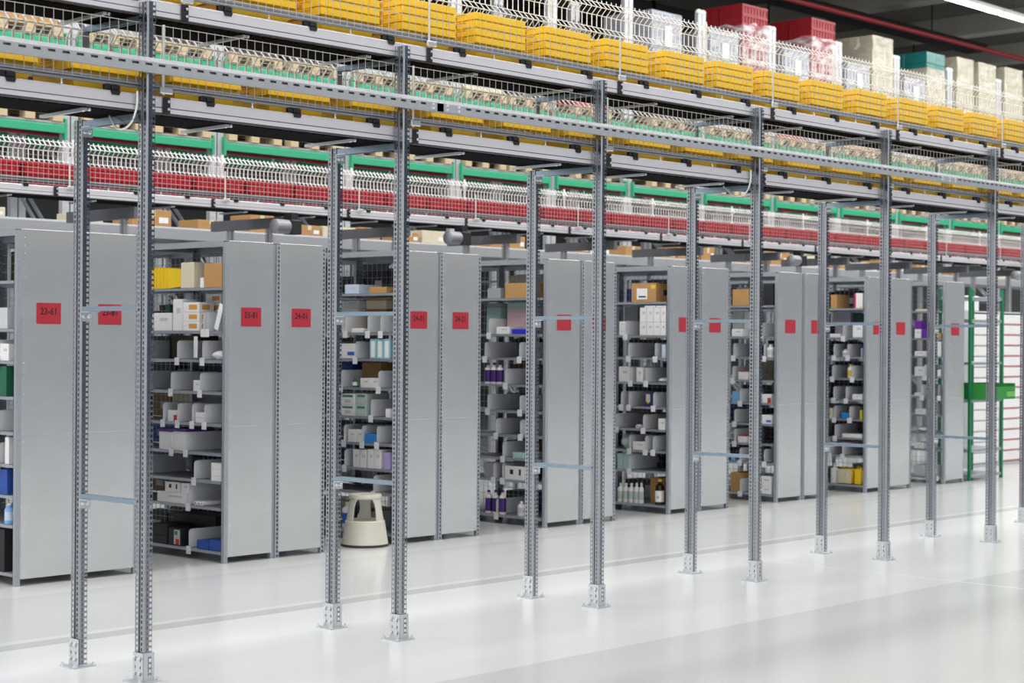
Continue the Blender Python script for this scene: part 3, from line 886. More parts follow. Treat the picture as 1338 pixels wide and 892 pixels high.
for b, bx in enumerate(BX):
    for u in range(2 if b < 7 else 1):
        side = 'left' if u == 0 else 'right'
        s = ' signed '+TXT[b][u] if b < 3 else ' with plain red sign'
        if b < 7: lab = '%s unit of the %s shelving block from left, grey end panel%s' % (side, nth(b+1), s)
        else: lab = 'last single grey shelving unit beside the green posts, end panel with red sign'
        t = thing('shelving_unit', (bx+u*UW, YK, 0), lab, 'shelving unit', 'galvanised shelving units in back to back blocks')
        link('end_panel', PANEL, t)
        if u == 1:
            up = link('upright', SU_H, t, (.001, -.006, 0)); link('upright', SU_H, t, (UW-.034, -.006, 0))
        else:
            link('upright', SU_P, t, (0, -.008, 0)); link('upright', SU_P, t, (UW-.037, .006, 0))
        for y in (.985, 1.985):
            link('upright', SU_H, t, (.001, y, 0)); link('upright', SU_H, t, (UW-.038, y, 0))
        for bay in (0, 1):
            for z in SZ: link('shelf', SHELF, t, (0, .035+bay*.985 if bay == 0 else 1.018, z)) if (bay == 0 or u == 0) else None
            link('top_cover', COVER, t, (0, .02+bay*.99, TOP))
            if u == 0 or b == 0: link('back_mesh', GRID, t, (UW-.01, .03+bay*.985, .09))
        sg = link('sign_card', SIGN, t, (.24, -.0085, 1.805))
        if b < 3: lettering(TXT[b][u], sg)
        elif b == 3 or b == 4: pass
        UNITS.append(t)

# ------------------------------------------------------------------ shelf dividers
def divider():
    poly = [(.004, .004), (.004, .112)]
    for i in range(7):
        a = PI-(PI/2)*i/6; poly.append((.032+.028*math.cos(a), .112+.028*math.sin(a)))
    poly += [(.44, .14), (.44, .004)]
    mb = MB(); mb.prism(poly, 'y', -.001, .001); mb.box(.004, .44, .001, .011, .002, .004)
    return mb.mesh('shelf_divider', M['divider'])
DIV = divider()
TAB = MB().cbox(-.0035, -.0005, -.032, .024, -.046, .012, .001).box(-.0005, .0045, -.02, .02, .006, .012).mesh('label_tab', M['paper'])
div0 = None
def put_divider(b, s, t, lab):
    global div0
    loc = (BX[b]+.002, YK+t, SZ[s]+.001)
    if div0 is None:
        div0 = tag(link('shelf_divider', DIV), lab, 'shelf divider', 'grey shelf dividers'); link('label_tab', TAB, div0); div0.location = loc
    else: dup(div0, loc, lab)
mb_ = None

# ------------------------------------------------------------------ goods on the shelves
def carton(name, w, d, h, m, seam=True):
    # local: front face at x=0, extends +x by d; y 0..w ; z 0..h
    mb = MB(); mb.cbox(0, d, 0, w, 0, h, .0025)
    if seam and w > .05: mb.box(.004, d-.004, w/2-.0008, w/2+.0008, h, h+.0008)
    return mb.mesh(name, m)
def patch(w0, w1, z0, z1, x=-.0008): return MB().box(x, .0, w0, w1, z0, z1)
def side(d0, d1, z0, z1): return MB().box(d0, d1, -.0008, 0, z0, z1)   # printed patch on the -Y side
def bottle_prof(r, h, neck=.35):
    return [(r*.94, 0), (r, .006), (r, h*.66), (r*.9, h*.74), (r*neck, h*.82), (r*neck, h*.9)]
def add_good(it, lab):
    b, s, k, t0, t1, z0, z1, col, desc, dx, dep = it
    lim = (SZ[s+1]-.036 if s < 8 else TOP-.05)-SZ[s]
    z1 = min(z1, lim); z0 = min(z0, lim-.02)
    if z1-z0 < .018: z1 = z0+.018
    t1 = min(t1, .965)
    w = t1-t0; h = z1-z0; m = PM.get(col, PM['white'])
    x0 = BX[b]+.014+dx; dep = min(dep, .455-dx)
    loc = (x0, YK+t0, SZ[s]+z0+.001)
    grp = 'packs on the shelves of the %s block from left' % nth(b+1)
    def fin(o, cat): o.location = loc; tag(o, lab, cat, grp); return o
    if k in ('bottle', 'beer'):
        r = min(w*.48, .07); n = 16; mat_b = PM['white'] if col not in ('amber', 'sky', 'green') else m
        c = (r, w/2)
        o = obj('bottle', MB().lathe(bottle_prof(r, h, .4 if k == 'bottle' else .3), n, *c), mat_b, smooth=True)
        capm = {'purple': AM['purplelid'], 'mint': PM['white'], 'yellowcap': AM['yel'], 'green': AM['greenl'], 'amber': AM['yel']}.get(col, PM['white'])
        obj('cap', MB().lathe([(r*.46, h*.9), (r*.46, h*.985), (r*.3, h)], 12, *c), capm, o, smooth=True)
        lm = {'white': AM['bluel'] if 'blue' in desc else PM['paper' if 'paper' in PM else 'lgrey'], 'purple': AM['purplelid'], 'mint': PM['pgreen'], 'amber': AM['whitel'], 'sky': PM['paleblue'], 'yellowcap': AM['yel'], 'cream': PM['white'], 'green': AM['whitel']}[col]
        la, lb = (.18, .58) if col not in ('purple',) else (.1, .66)
        if k == 'beer': la, lb = .12, .55
        lp = obj('bottle_label', MB().lathe([(r*1.008, h*la), (r*1.008, h*lb)], n, *c, cap=False), lm, o, smooth=True)
        if k == 'beer': obj('print', MB().lathe([(.012, -.0015), (.012, 0)], 12, -r*.02, w/2-.012, h*.3, 'x'), AM['orange'], lp)
        return fin(o, 'bottle')
    if k == 'can':
        r = min(h*.5, w*.5)
        o = obj('canister', MB().cbox(.0, .24, 0, w, 0, h, .03), PM['yellow'], smooth=True)
        obj('canister_base', MB().cbox(-.006, .004, .008, w-.008, .008, h-.008, .004).cbox(-.012, .0, w*.25, w*.75, h*.25, h*.75, .003), PM['cream' if col == 'cream' else 'yellow'], o)
        obj('carry_handle', MB().tube([(.03, w*.25, h-.01), (.04, w*.3, h+.012), (.05, w*.5, h+.016), (.04, w*.7, h+.012), (.03, w*.78, h-.01)], .006), PM['yellow'], o, smooth=True)
        return fin(o, 'canister')
    if k == 'bin':
        d, t = .36, .0022; a, c = .022, .03       # open towards +Y, tapering towards -Y
        def ring(y, e): return [(e, y, e*.6), (d-e, y, e*.6), (d-e, y, h-e*.6), (e, y, h-e*.6)]
        vs = ring(0, a)+ring(w, 0)+ring(w, t)+ring(t, a+t); fs = [(0,1,2,3)]
        for q in range(3): fs += [(q*4+i, q*4+4+i, q*4+4+(i+1) % 4, q*4+(i+1) % 4) for i in range(4)]
        fs.append((15,14,13,12)); mb = MB().add(vs, fs)
        mb.box(-.004, .002, w-.008, w, 0, h); mb.box(0, d, w-.008, w, h-.002, h+.004)
        o = obj('storage_bin', mb, PM['yellow']); return fin(o, 'storage bin')
    if k == 'roll':
        r = max(.012, min(w*.48, .02)); o = obj('paper_roll', MB().lathe([(r*.4, .0), (r, 0), (r, .24), (r*.4, .24)], 14, 0, w/2, r, 'x'), m, smooth=True)
        obj('core', MB().lathe([(r*.38, -.0005), (r*.38, .0)], 10, 0, w/2, r, 'x'), AM['blk'], o); return fin(o, 'paper roll')
    if k == 'bag':
        rnd = random.Random(int(t0*1000)+b); mb = MB(); n, q = 12, 7; vs = []
        for i in range(q):
            f = i/(q-1)
            for j in range(n):
                a = 2*PI*j/n; rr = (math.sin(PI*(.12+.8*f))**.6)*(1+.12*rnd.uniform(-1, 1))
                vs.append((dep*.5*(1+rr*math.cos(a)*.95), w*.5*(1+rr*math.sin(a)*.95), max(0, h*f*(1+.08*rnd.uniform(-1, 1)))))
        fs = [(i*n+j, i*n+(j+1) % n, (i+1)*n+(j+1) % n, (i+1)*n+j) for i in range(q-1) for j in range(n)]+[tuple(range(n))[::-1], tuple((q-1)*n+j for j in range(n))]
        mb.add(vs, fs); o = obj('plastic_bag', mb, m, smooth=True); return fin(o, 'plastic bag')
    nm = 'cardboard_box' if 'cardboard' in desc else ('flat_pack' if h < .03 else 'carton')
    o = link(nm, carton(nm, w, dep, h, M['card'] if col in ('tan', 'brown') and 'cardboard' in desc else m))
    P = lambda mbx, mm, n='printed_label': obj(n, mbx, mm, o)
    # the face towards -Y (the narrow side turned to the viewer) and the face towards the aisle
    if k == 'orange': P(patch(w*.12, w*.62, h*.25, h*.75), AM['orange']); P(side(dep*.2, dep*.7, h*.25, h*.75), AM['orange'])
    elif k == 'red': P(patch(.0, w*.35, .0, h*.6), AM['redc'])
    elif k == 'lidbox': P(MB().cbox(-.003, dep+.003, -.002, w+.002, h-.022, h+.001, .002), AM['purplelid'], 'lid')
    elif k == 'marks': P(patch(w*.15, w*.25, h*.35, h*.8), AM['blk']); P(patch(w*.55, w*.72, h*.4, h*.75), AM['blk']); P(side(dep*.2, dep*.5, h*.45, h*.6), AM['blk'])
    elif k == 'photo': P(patch(.01, w*.55, .01, h-.01), PM['lgrey']); P(patch(.02, w*.4, .01, h*.4, -.0014), AM['redc'], 'picture'); P(patch(w*.25, w*.5, h*.62, h*.85, -.0014), AM['greenl'], 'picture')
    elif k == 'bluelabel': P(patch(w*.05, w*.5, h*.2, h*.45), AM['bluel'])
    elif k == 'greenlabel': P(patch(w*.15, w*.85, h*.68, h*.88), AM['greenl']); P(patch(w*.3, w*.7, h*.2, h*.5), PM['lgrey'], 'print')
    elif k == 'teal': P(patch(w*.2, w*.8, h*.08, h*.9), AM['whitel'])
    elif k == 'yellowx': P(patch(w*.2, w*.8, h*.35, h*.95), PM['lgrey']); P(patch(w*.4, w*.6, h*.25, h*.7, -.0014), AM['yel'], 'print')
    elif k == 'redcap': P(MB().cbox(.01, dep*.6, w*.2, w*.8, h, min(h+.012, lim-z0), .003), AM['redc'], 'lid')
    elif k == 'shiplabel':
        P(patch(w*.35, w*.78, h*.14, h*.72), AM['whitel']); P(patch(w*.02, w*.2, h*.7, h*.9), AM['yel'])
        P(patch(w*.4, w*.7, h*.24, h*.32, -.0014), AM['blk'], 'barcode'); P(side(dep*.45, dep*.75, h*.35, h*.65), AM['blk'], 'print')
    elif k == 'pinkstripe': P(patch(w*.8, w, 0, h), AM['pinkl']); P(patch(w*.1, w*.3, 0, h*.12), AM['yel'])
    elif w > .06 and h > .05 and col in ('white', 'paleblue', 'lgrey'):
        P(patch(w*.18, w*.6, h*.55, h*.72), PM['lgrey'], 'print')
    return fin(o, 'carton' if 'cardboard' not in desc else 'cardboard box')
seen = {}
grpd = {}
for it in CONTENTS: grpd.setdefault((it[0], it[1]), []).append(it)
for (b, s), L in grpd.items():
    sh = 'lowest shelf' if s == 0 else ('topmost shelf' if s == 8 else nth(s+1)+' shelf up')
    bl = '%s shelving block' % nth(b+1)
    dv = sorted(i[3] for i in L if i[2] == 'div')
    for i, t in enumerate([q for q in dv if q < .93]+([1.06] if dv and dv[-1] >= .93 and b == 1 else [])):
        put_divider(b, s, t, 'grey tabbed divider, %s from the end panel, %s, %s from left' % (nth(i+1), sh, bl))
    gs = [i for i in L if i[2] != 'div']
    cnt = {}
    for g in gs: cnt.setdefault(g[8], []).append(g)
    for g in gs:
        same = cnt[g[8]]
        ex = ''
        if len(same) > 1:
            cols = sorted({round(q[3], 2) for q in same}); zs = sorted({round(q[5], 2) for q in same if abs(q[3]-g[3]) < .01})
            if len(zs) > 1: ex += ', '+('bottom' if round(g[5], 2) == zs[0] else ('top' if round(g[5], 2) == zs[-1] else 'middle'))
            if len(cols) > 1: ex += ', %s from panel' % nth(cols.index(round(g[3], 2))+1)
        add_good(g, '%s%s, %s, %s' % (g[8], ex, sh, bl))

# made-up cartons on the right-hand units, added to darken the gaps behind the mesh
rg = random.Random(21); RGC = ['black', 'black', 'olive', 'navy', 'dgreen', 'brown', 'grey', 'white', 'blue', 'dark', 'cream']
RGW = dict(black='black', olive='olive', navy='navy', dgreen='dark green', brown='brown', grey='grey', white='white', blue='blue', dark='dark grey', cream='cream')
for b in range(7):
    for s in range(9):
        y = .06; i = 0
        while y < (1.75 if b in (1, 2) else .8):
            w = rg.uniform(.22, .44); w = min(w, (.96 if y < .9 else 1.95)-y); c = rg.choice(RGC); gap = (SZ[s+1] if s < 8 else TOP-.03)-SZ[s]; h = min(gap-.04, rg.uniform(.11, .24)); i += 1
            o = link('carton', carton('carton', w, rg.uniform(.2, .3), h, PM[c]), None, (BX[b]+UW+.05, YK+y, SZ[s]+.001))
            tag(o, 'added %s carton behind mesh, %s, right half of %s block, %s from panel' % (RGW[c], 'lowest shelf' if s == 0 else nth(s+1)+' shelf', nth(b+1), nth(i)), 'carton', 'added cartons on the right half of the %s shelving block' % nth(b+1))
            obj('printed_label', patch(w*.2, w*.55, h*.3, h*.6), PM['lgrey'], o)
            y += w+rg.uniform(.015, .05)
            if .8 < y < 1.04: y = 1.04

# ------------------------------------------------------------------ step stool
t = thing('step_stool', (9.385, 10.41, 0), 'round cream plastic step stool standing on the floor before the third shelving block', 'step stool')
obj('rubber_ring', MB().lathe([(.178, 0), (.19, .004), (.19, .018), (.18, .022)], 40), M['rubber'], t, smooth=True)
mb = MB(); mb.lathe([(.186, .02), (.184, .03), (.158, .2), (.15, .207), (.13, .2), (.128, .19)], 40, cap=False); obj('base_skirt', mb, M['stool'], t, smooth=True)
obj('lower_step', MB().lathe([(.135, .185), (.13, .2)], 40), M['stool'], t, smooth=True)
obj('top_step', MB().lathe([(.118, .375), (.131, .382), (.134, .40), (.128, .412), (.11, .414), (.105, .411)], 40), M['stool'], t, smooth=True)
view = math.atan2(-10.41, -9.385)
for k, ang in enumerate((-62, 58, 180)):
    mb = MB(); n, q = 10, 9; vs = []; a0 = view+math.radians(ang)
    for th in (0, .012):
        for i in range(q):
            f = i/(q-1); z = .2+.185*f; half = math.radians(17+3*abs(1-f)+26*max(0, f-.55)**1.6*2)
            for j in range(n):
                a = a0+half*(2*j/(n-1)-1); r = .152-.03*f-th; vs.append((r*math.cos(a), r*math.sin(a), z))
    for o_ in range(2):
        for i in range(q-1):
            for j in range(n-1):
                f = (o_*q*n+i*n+j, o_*q*n+i*n+j+1, o_*q*n+(i+1)*n+j+1, o_*q*n+(i+1)*n+j); mb.f.append(f if o_ == 0 else f[::-1])
    for i in range(q-1):
        for j in (0, n-1): mb.f.append((i*n+j, (i+1)*n+j, q*n+(i+1)*n+j, q*n+i*n+j))
    mb.v = vs; obj('leg', mb, M['stool'], t, smooth=True)

# small white papers on the open shelves
o = tag(obj('paper_slip', MB().box(-.001, .001, 0, .045, -.16, 0), M['paper'], loc=(7.872, YK+.315, 1.66)), 'long white paper slip hanging from the eighth shelf of second shelving block', 'paper')
o = tag(obj('paper_slip', MB().box(-.001, .0, 0, .05, 0, .2), M['paper'], loc=(7.88, YK+.08, 1.703)), 'white paper strip leaning by the end panel of second block, eighth shelf', 'paper'); o.rotation_euler = (.35, 0, 0)

# ------------------------------------------------------------------ green shelving and drawers at the far right
t = thing('green_shelving', (18.975, 10.3, 0), 'open shelving with green posts and grey shelves at the far right end', 'shelving unit')
for x in (0, .79):
    for y in (0, .40):
        obj('post', MB().sheet((x-.02, y, 0), (1,0,0), (0,0,1), .04, 2.3, [(.016, .024)], .05, .02).box(x-.02, x+.02, y+.001, y+.03, 0, 2.3), M['dgreen'], t)
for z in (.07, .376, .97, 1.42, 1.93, 2.2): obj('shelf', MB().cbox(-.018, .81, .005, .42, z-.035, z, .004), M['rackframe'], t)
t = thing('storage_bin', (19.005, 10.12, .972), 'long green plastic storage bin on the middle shelf of the green-posted shelving', 'storage bin')
mb = MB(); w, d, h = .73, .48, .19; e = .004
mb.box(0, w, 0, d, 0, e); mb.box(0, e, 0, d, e, h); mb.box(w-e, w, 0, d, e, h); mb.box(e, w-e, d-e, d, e, h); mb.box(e, w-e, 0, e, e, h*.8)
mb.box(-.008, w+.008, -.008, d+.008, h, h+.01) if False else None
obj('bin_body', mb, M['binGreen'], t); obj('divider_wall', MB().box(.47, .48, e, d-e, e, h), M['binGreen'], t)
obj('label_lip', MB().cbox(.5, w-.02, -.012, 0, .03, .09, .003), mat('light_green_plastic', '#66b357', .4), t)
for i in range(2):
    t = thing('drawer_cabinet', (20.85+i*.86, 11.35, 0), 'white drawer cabinet with red label lines behind the green posts, %s one' % ('left' if i == 0 else 'right'), 'drawer cabinet', 'white drawer cabinets')
    obj('body', MB().box(0, .84, .01, .6, 0, .04).box(0, .02, .01, .6, .04, 2.05).box(.82, .84, .01, .6, .04, 2.05).box(.02, .82, .58, .6, .04, 2.05).box(0, .84, .01, .6, 2.05, 2.07), PM['lgrey'], t)
    for k in range(14):
        dr = obj('drawer', MB().cbox(.022, .818, -.004, .57, .05+k*.142, .184+k*.142, .004), PM['white'], t)
        obj('label_strip', MB().box(.03, .81, -.006, -.004, .055+k*.142, .067+k*.142), AM['redc'] if i else PM['lgrey'], dr)
tag(obj('storage_box', MB().cbox(0, .3, 0, .3, 0, .2, .01), PM['white'], loc=(21.0, 11.45, 2.072)), 'white box on top of the left white drawer cabinet', 'box')
tag(obj('yellow_note', MB().box(0, .12, -.002, 0, 0, .13), PM['lime'], loc=(20.88, 11.343, 1.85)), 'yellow paper note on the white drawers behind the green posts', 'note')

# ------------------------------------------------------------------ long shelving with cardboard boxes behind the red conveyor
ls0 = None
for k in range(13):
    x = 7.9+1.93*k
    lab = 'grey steel storage shelf behind the far conveyor holding cardboard boxes, %s bay from left' % nth(k+1)
    if ls0 is None:
        ls0 = thing('storage_shelf', (x, 15.3, 0), lab, 'shelf', 'grey storage shelf bays behind the far conveyor')
        obj('beam', MB().prism([(0, 2.69), (0, 2.80), (.008, 2.82), (.05, 2.82), (.05, 2.69)], 'x', 0, 1.926), M['deck'], ls0)
        obj('beam', MB().box(0, 1.926, .8, .85, 2.69, 2.82), M['deck'], ls0)
        obj('deck', MB().box(0, 1.926, .05, .8, 2.79, 2.815), M['rackframe'], ls0)
        for y in (.06, .74): obj('upright', MB().sheet((.0, y, 0), (1,0,0), (0,0,1), .06, 2.78, [(.012, .022), (.038, .048)], .06, .025).box(.0, .06, y+.001, y+.05, 0, 2.78), M['rackframe'], ls0)
    else: dup(ls0, (x, 15.3, 0), lab)
# boxes standing on it (distance along the shelf, width, height, colour)
rb = random.Random(4)
SB = []; x = 8.75
cols = ['tan']*6+['cream', 'white', 'brown', 'tan']
while x < 31:
    w = rb.uniform(.28, .55); SB.append((x, w, rb.uniform(.08, .2), rb.choice(cols))); x += w+rb.choice([.03, .06, .35, .8])
bc = 0
for x, w, h, c in SB:
    bc += 1; nm = {'tan': 'tan cardboard box', 'cream': 'cream carton', 'white': 'white carton', 'brown': 'brown cardboard box'}[c]
    o = obj('cardboard_box' if 'card' in nm else 'carton', MB().cbox(0, w, 0, .36, 0, h, .004).box(.0, w, .17, .19, h, h+.001), M['card'] if c == 'tan' else PM[c], loc=(x, 15.36, 2.822))
    tag(o, '%s on the grey storage shelf behind the far conveyor, %s from left' % (nm, nth(bc)), 'cardboard box' if 'card' in nm else 'carton', 'boxes on the grey storage shelf')
    obj('tape', MB().box(w*.42, w*.58, -.001, 0, h*.55, h), PM['cream'], o)
    obj('printed_label', MB().box(w*.68, w*.92, -.001, 0, h*.2, h*.55), AM['whitel'], o)

# ------------------------------------------------------------------ pallet racking
BAY = [8.62, 10.55, 12.52, 14.5, 16.45, 18.36, 20.05, 21.84, 23.74, 25.72, 27.62, 29.52, 31.42, 33.4, 35.3]
YP = 16.5; LV = [3.94, 4.86, 5.78]
RU = MB()
RU.sheet((0, 0, 0), (1,0,0), (0,0,1), .085, 6.74, [(.018, .030), (.055, .067)], .075, .03)
RU.box(0, .085, .003, .07, 0, 6.74); RU = RU.mesh('upright', mat('pale_rack_upright', '#c3c6ca', .42, .35, .05, 20))
CAPM = MB().lathe([(.05, 0), (.052, .03), (.035, .055), (.01, .065)], 14).mesh('end_cap', M['fence'])
for k in range(len(BAY)-1):
    x0, x1 = BAY[k], BAY[k+1]; L = x1-x0
    t = thing('pallet_rack_bay', (x0, YP, 0), 'pallet rack bay with green beams and pale slotted uprights, %s from left' % nth(k+1), 'pallet rack', 'green beam pallet rack bays')
    for x in (.01, L-.095):
        for y in (0, 1.05):
            u = link('upright', RU, t, (x, y, 0)); link('end_cap', CAPM, u, (.042, .03, 6.74))
        br = MB()
        for j in range(6): br.bar((x+.045, .06, .3+j*1.05), (x+.045, 1.05, .3+j*1.05+(.95 if j % 2 else .95)), .03)
        obj('diagonal_brace', br, M['rackframe'], t)
    for z in LV:
        for y in (-.045, 1.12):
            bm = MB().prism([(y, z-.095), (y, z-.02), (y+.006, z), (y+.045, z), (y+.045, z-.095)], 'x', .095, L-.095)
            if y > 0: bm = MB().box(.095, L-.095, y, y+.045, z-.14, z+.02)
            b = obj('beam', bm, M['green'], t)
            for xa in (.07, L-.1): obj('beam_connector', MB().box(xa, xa+.03, y-.004, y+.05, z-.16, z+.06), M['green'], b)
    if k % 1 == 0: obj('mesh_deck', MB().box(.1, L-.1, -.045, 1.12, LV[0]+.001, LV[0]+.022), M['deck'], t)
p0 = thing('sprinkler_pipe', (8.7, 16.75, 3.855), 'dark red sprinkler pipe below the first green rack beam with small white heads', 'pipe')
obj('pipe', MB().tube([(0, 0, 0), (27, 0, 0)], .022, 10), M['pipe'], p0, smooth=True)
for k in range(14): obj('sprinkler_head', MB().lathe([(.015, 0), (.015, -.05), (.06, -.06), (.06, -.085), (.02, -.1)], 12, 1.0+1.93*k, 0, -.02), M['fence'], p0, smooth=True)

# pallets and loads
PD = MB()
for j in range(5): PD.cbox(j*.1625, j*.1625+.14, 0, 1.1, .122, .144, .003)
for y in (0, .48, .98): PD.box(0, .79, y, y+.12, .1, .122)
PD = PD.mesh('deck_boards', M['wood'])
PR = MB().prism([(0, 0), (1.1, 0), (1.1, .1), (.98, .1), (.98, .022), (.6, .022), (.6, .1), (.48, .1), (.48, .022), (.12, .022), (.12, .1), (0, .1)], 'x', 0, .12).mesh('skid', M['wood'])
pal0 = None
def pallet(loc, lab):
    global pal0
    if pal0 is None:
        pal0 = thing('wooden_pallet', loc, lab, 'pallet', 'wooden pallets on the racks'); link('deck_boards', PD, pal0); [link('skid', PR, pal0, (q, 0, 0)) for q in (0, .33, .67)]
    else: dup(pal0, loc, lab)
rl = random.Random(11)
def layered(name, loc, w, d, h, nx, nz, m, lab, cat, grp, film=None, fm=None, top=None):
    # a load of cartons in layers: each layer a part, wrapped in film
    t = thing(name, loc, lab, cat, grp)
    for k in range(nz):
        mb = MB(); j = rl.uniform(-.008, .008)
        for i in range(nx):
            for q in range(2): mb.cbox(j+i*w/nx+.002, j+(i+1)*w/nx-.002, q*d/2+.002, (q+1)*d/2-.002, k*h/nz+.001, (k+1)*h/nz-.001, .006)
        obj('carton_layer', mb, (top if top and k >= nz-top[1] else (m,))[0], t)
    if film:
        mb = MB(); n = 26; rows = 8; fz = film*h; per = []
        e = .012
        for i in range(n):
            f = i/n*4; s_ = int(f); g = f-s_
            p = [(-e+(w+2*e)*g, -e), (w+e, -e+(d+2*e)*g), (w+e-(w+2*e)*g, d+e), (-e, d+e-(d+2*e)*g)][s_]; per.append(p)
        vs = []
        for r in range(rows):
            for (x, y) in per: vs.append((x+rl.uniform(-.011, .011), y+rl.uniform(-.011, .011), fz*r/(rows-1)))
        fs = [(r*n+i, r*n+(i+1) % n, (r+1)*n+(i+1) % n, (r+1)*n+i) for r in range(rows-1) for i in range(n)]
        mb.add(vs, fs); obj('stretch_film', mb, fm, t, smooth=False)
    return t
def crate_stack(loc, w, d, h, lab, grp, film):
    t = thing('red_crate_stack', loc, lab, 'crate stack', grp)
    nz = 7; ch = h/nz
    for k in range(nz):
        mb = MB()
        for q in range(2):
            y0, y1 = q*d/2+.004, (q+1)*d/2-.004; z = k*ch
            mb.box(.02, w-.02, y0+.02, y1-.02, z, z+ch-.004)
            mb.box(0, w, y0, y1, z+ch-.04, z+ch-.003); mb.box(.006, w-.006, y0+.006, y1-.006, z, z+.02)
            for i in range(9): xx = .01+i*(w-.04)/8; mb.box(xx, xx+.02, y0+.004, y1-.004, z+.015, z+ch-.03)
            for i in range(5): yy = y0+.015+i*(y1-y0-.05)/4; mb.box(.004, w-.004, yy, yy+.02, z+.015, z+ch-.03)
        obj('crate', mb, M['darkred'], t)
    mb = MB(); n = 24; rows = 9; per = []; e = .012; fz = film*h
    for i in range(n):
        f = i/n*4; s_ = int(f); g = f-s_
        per.append([(-e+(w+2*e)*g, -e), (w+e, -e+(d+2*e)*g), (w+e-(w+2*e)*g, d+e), (-e, d+e-(d+2*e)*g)][s_])
    vs = [(x+rl.uniform(-.01, .01), y+rl.uniform(-.01, .01), fz*r/(rows-1)+(rl.uniform(-.05, .05) if r == rows-1 else 0)) for r in range(rows) for x, y in per]
    mb.add(vs, [(r*n+i, r*n+(i+1) % n, (r+1)*n+(i+1) % n, (r+1)*n+i) for r in range(rows-1) for i in range(n)])
    obj('stretch_film', mb, M['filmred'], t)

L2C = [(9.74,'cream'),(9.88,'tan'),(10.24,'tan'),(11.01,'lilac'),(11.78,'tan'),(12.15,'dark'),(12.81,'red'),(13.27,'dark'),(14.36,'dark'),(15.06,'palet'),(15.87,'white'),(16.51,'white'),(17.09,'cream'),(17.28,'red'),(17.86,'dark'),(18.27,'white'),(18.91,'red'),(19.59,'red'),(20.07,'red'),(20.85,'dark'),(21.23,'white'),(21.61,'grey'),(21.94,'tan'),(22.71,'white'),(23.76,'white'),(24.43,'red'),(25.46,'grey'),(26.55,'tan'),(27.84,'white'),(28.78,'lilac'),(30.06,'tan'),(31.26,'tan')]
WORD = dict(cream='cream', tan='tan', lilac='pale lilac', brown='brown', red='red', grey='grey', palet='pale teal', white='white', dark='dark')
n1 = n2 = n3 = 0
for k in range(len(BAY)-1):
    bw = BAY[k+1]-BAY[k]
    for s in range(2 if bw > 1.86 else 1):
        x = BAY[k]+.13+s*(bw-.26-.79) if bw > 1.86 else BAY[k]+bw/2-.395
        if x > 33: continue
        n1 += 1
        z = LV[0]+.025
        pallet((x, YP-.06, z), 'wooden pallet on the lowest green rack beam, %s from left' % nth(n1))
        h = rl.choice([.25, .4, .5]); c = rl.choice(['tan', 'tan', 'white', 'cream', 'grey'])
        if 1: layered('carton_load', (x+.03, YP-.02, z+.146), .73, 1.0, h, rl.choice([2, 3]), max(1, int(h/.2)), M['card'] if c == 'tan' else PM[c], '%s load of cartons on the lowest rack level, %s pallet from left' % (WORD[c], nth(n1)), 'carton load', 'carton loads on the lowest rack level', .9 if c != 'tan' else None, M['film'] if c != 'cream' else M['filmbeige'])
        n2 += 1; z = LV[1]+.002
        pallet((x, YP-.06, z), 'wooden pallet on the second green rack beam, %s from left' % nth(n2))
        c = min(L2C, key=lambda q: abs(q[0]-x-.4))[1]; h = rl.choice([.34, .42, .5, .56])
        wrap = c in ('white', 'lilac', 'palet', 'grey') 
        layered('carton_load', (x+.03, YP-.02, z+.146), .73, 1.0, h, rl.choice([2, 3]), 2, {'tan': M['card'], 'red': M['red']}.get(c, PM[c]), '%s load of cartons on the second rack level, %s pallet from left' % (WORD[c], nth(n2)), 'carton load', 'carton loads on the second rack level', .95 if wrap else None, M['film'])
# the tall loads on the top level: x, width, top height, kind
TOPL = [(20.55, .75, 6.62, 'g'), (22.0, .76, 6.52, 'g'), (22.87, .70, 7.05, 'r'), (24.03, .74, 6.49, 'g'), (24.84, .72, 7.1, 'r'), (25.93, .74, 6.48, 'g'), (26.75, .70, 7.05, 'b'),
        (27.83, .74, 6.45, 'g'), (28.62, .66, 7.0, 't'), (29.72, .64, 7.03, 'b'), (30.55, .7, 7.03, 'b'), (31.6, .74, 7.06, 'b'), (32.48, .72, 6.95, 'b')]
ng = nr = nbg = 0
for x, w, top, kd in TOPL:
    n3 += 1; z = LV[2]+.002
    pallet((x-.03, YP-.06, z), 'wooden pallet on the top green rack beam, %s from left' % nth(n3))
    z += .146; h = top-z; d = .95
    if kd == 'r':
        nr += 1; crate_stack((x, YP-.03, z), w, d, h, 'tall stack of dark red crates half wrapped in film, %s one on the rack top' % ('left' if nr == 1 else 'right'), 'red crate stacks on the rack top', .72)
    elif kd == 'g':
        ng += 1; lt_ = layered('wrapped_load', (x, YP-.03, z), w, d, h, 2, 2, PM['lgrey'], 'low load wrapped in pale bluish film on the rack top, %s from left' % nth(ng), 'wrapped load', 'low film wrapped loads on the rack top', 1.0, M['film'])
        obj('paper_label', MB().box(w*.4, w*.62, -.026, -.021, h*.25, h*.7), M['paper'], lt_)
    elif kd == 'b':
        nbg += 1; layered('wrapped_load', (x, YP-.03, z), w, d, h, 2, 5, PM['cream'], 'tall carton load wrapped in shiny beige film on the rack top, %s from left' % nth(nbg), 'wrapped load', 'tall beige loads on the rack top', 1.0, M['filmbeige'])
    else:
        layered('wrapped_load', (x, YP-.03, z), w, d, h, 2, 5, PM['cream'], 'tall beige carton load with teal wrapped boxes on top, on the rack top', 'wrapped load', None, .72, M['filmbeige'], (M['teal'], 2))

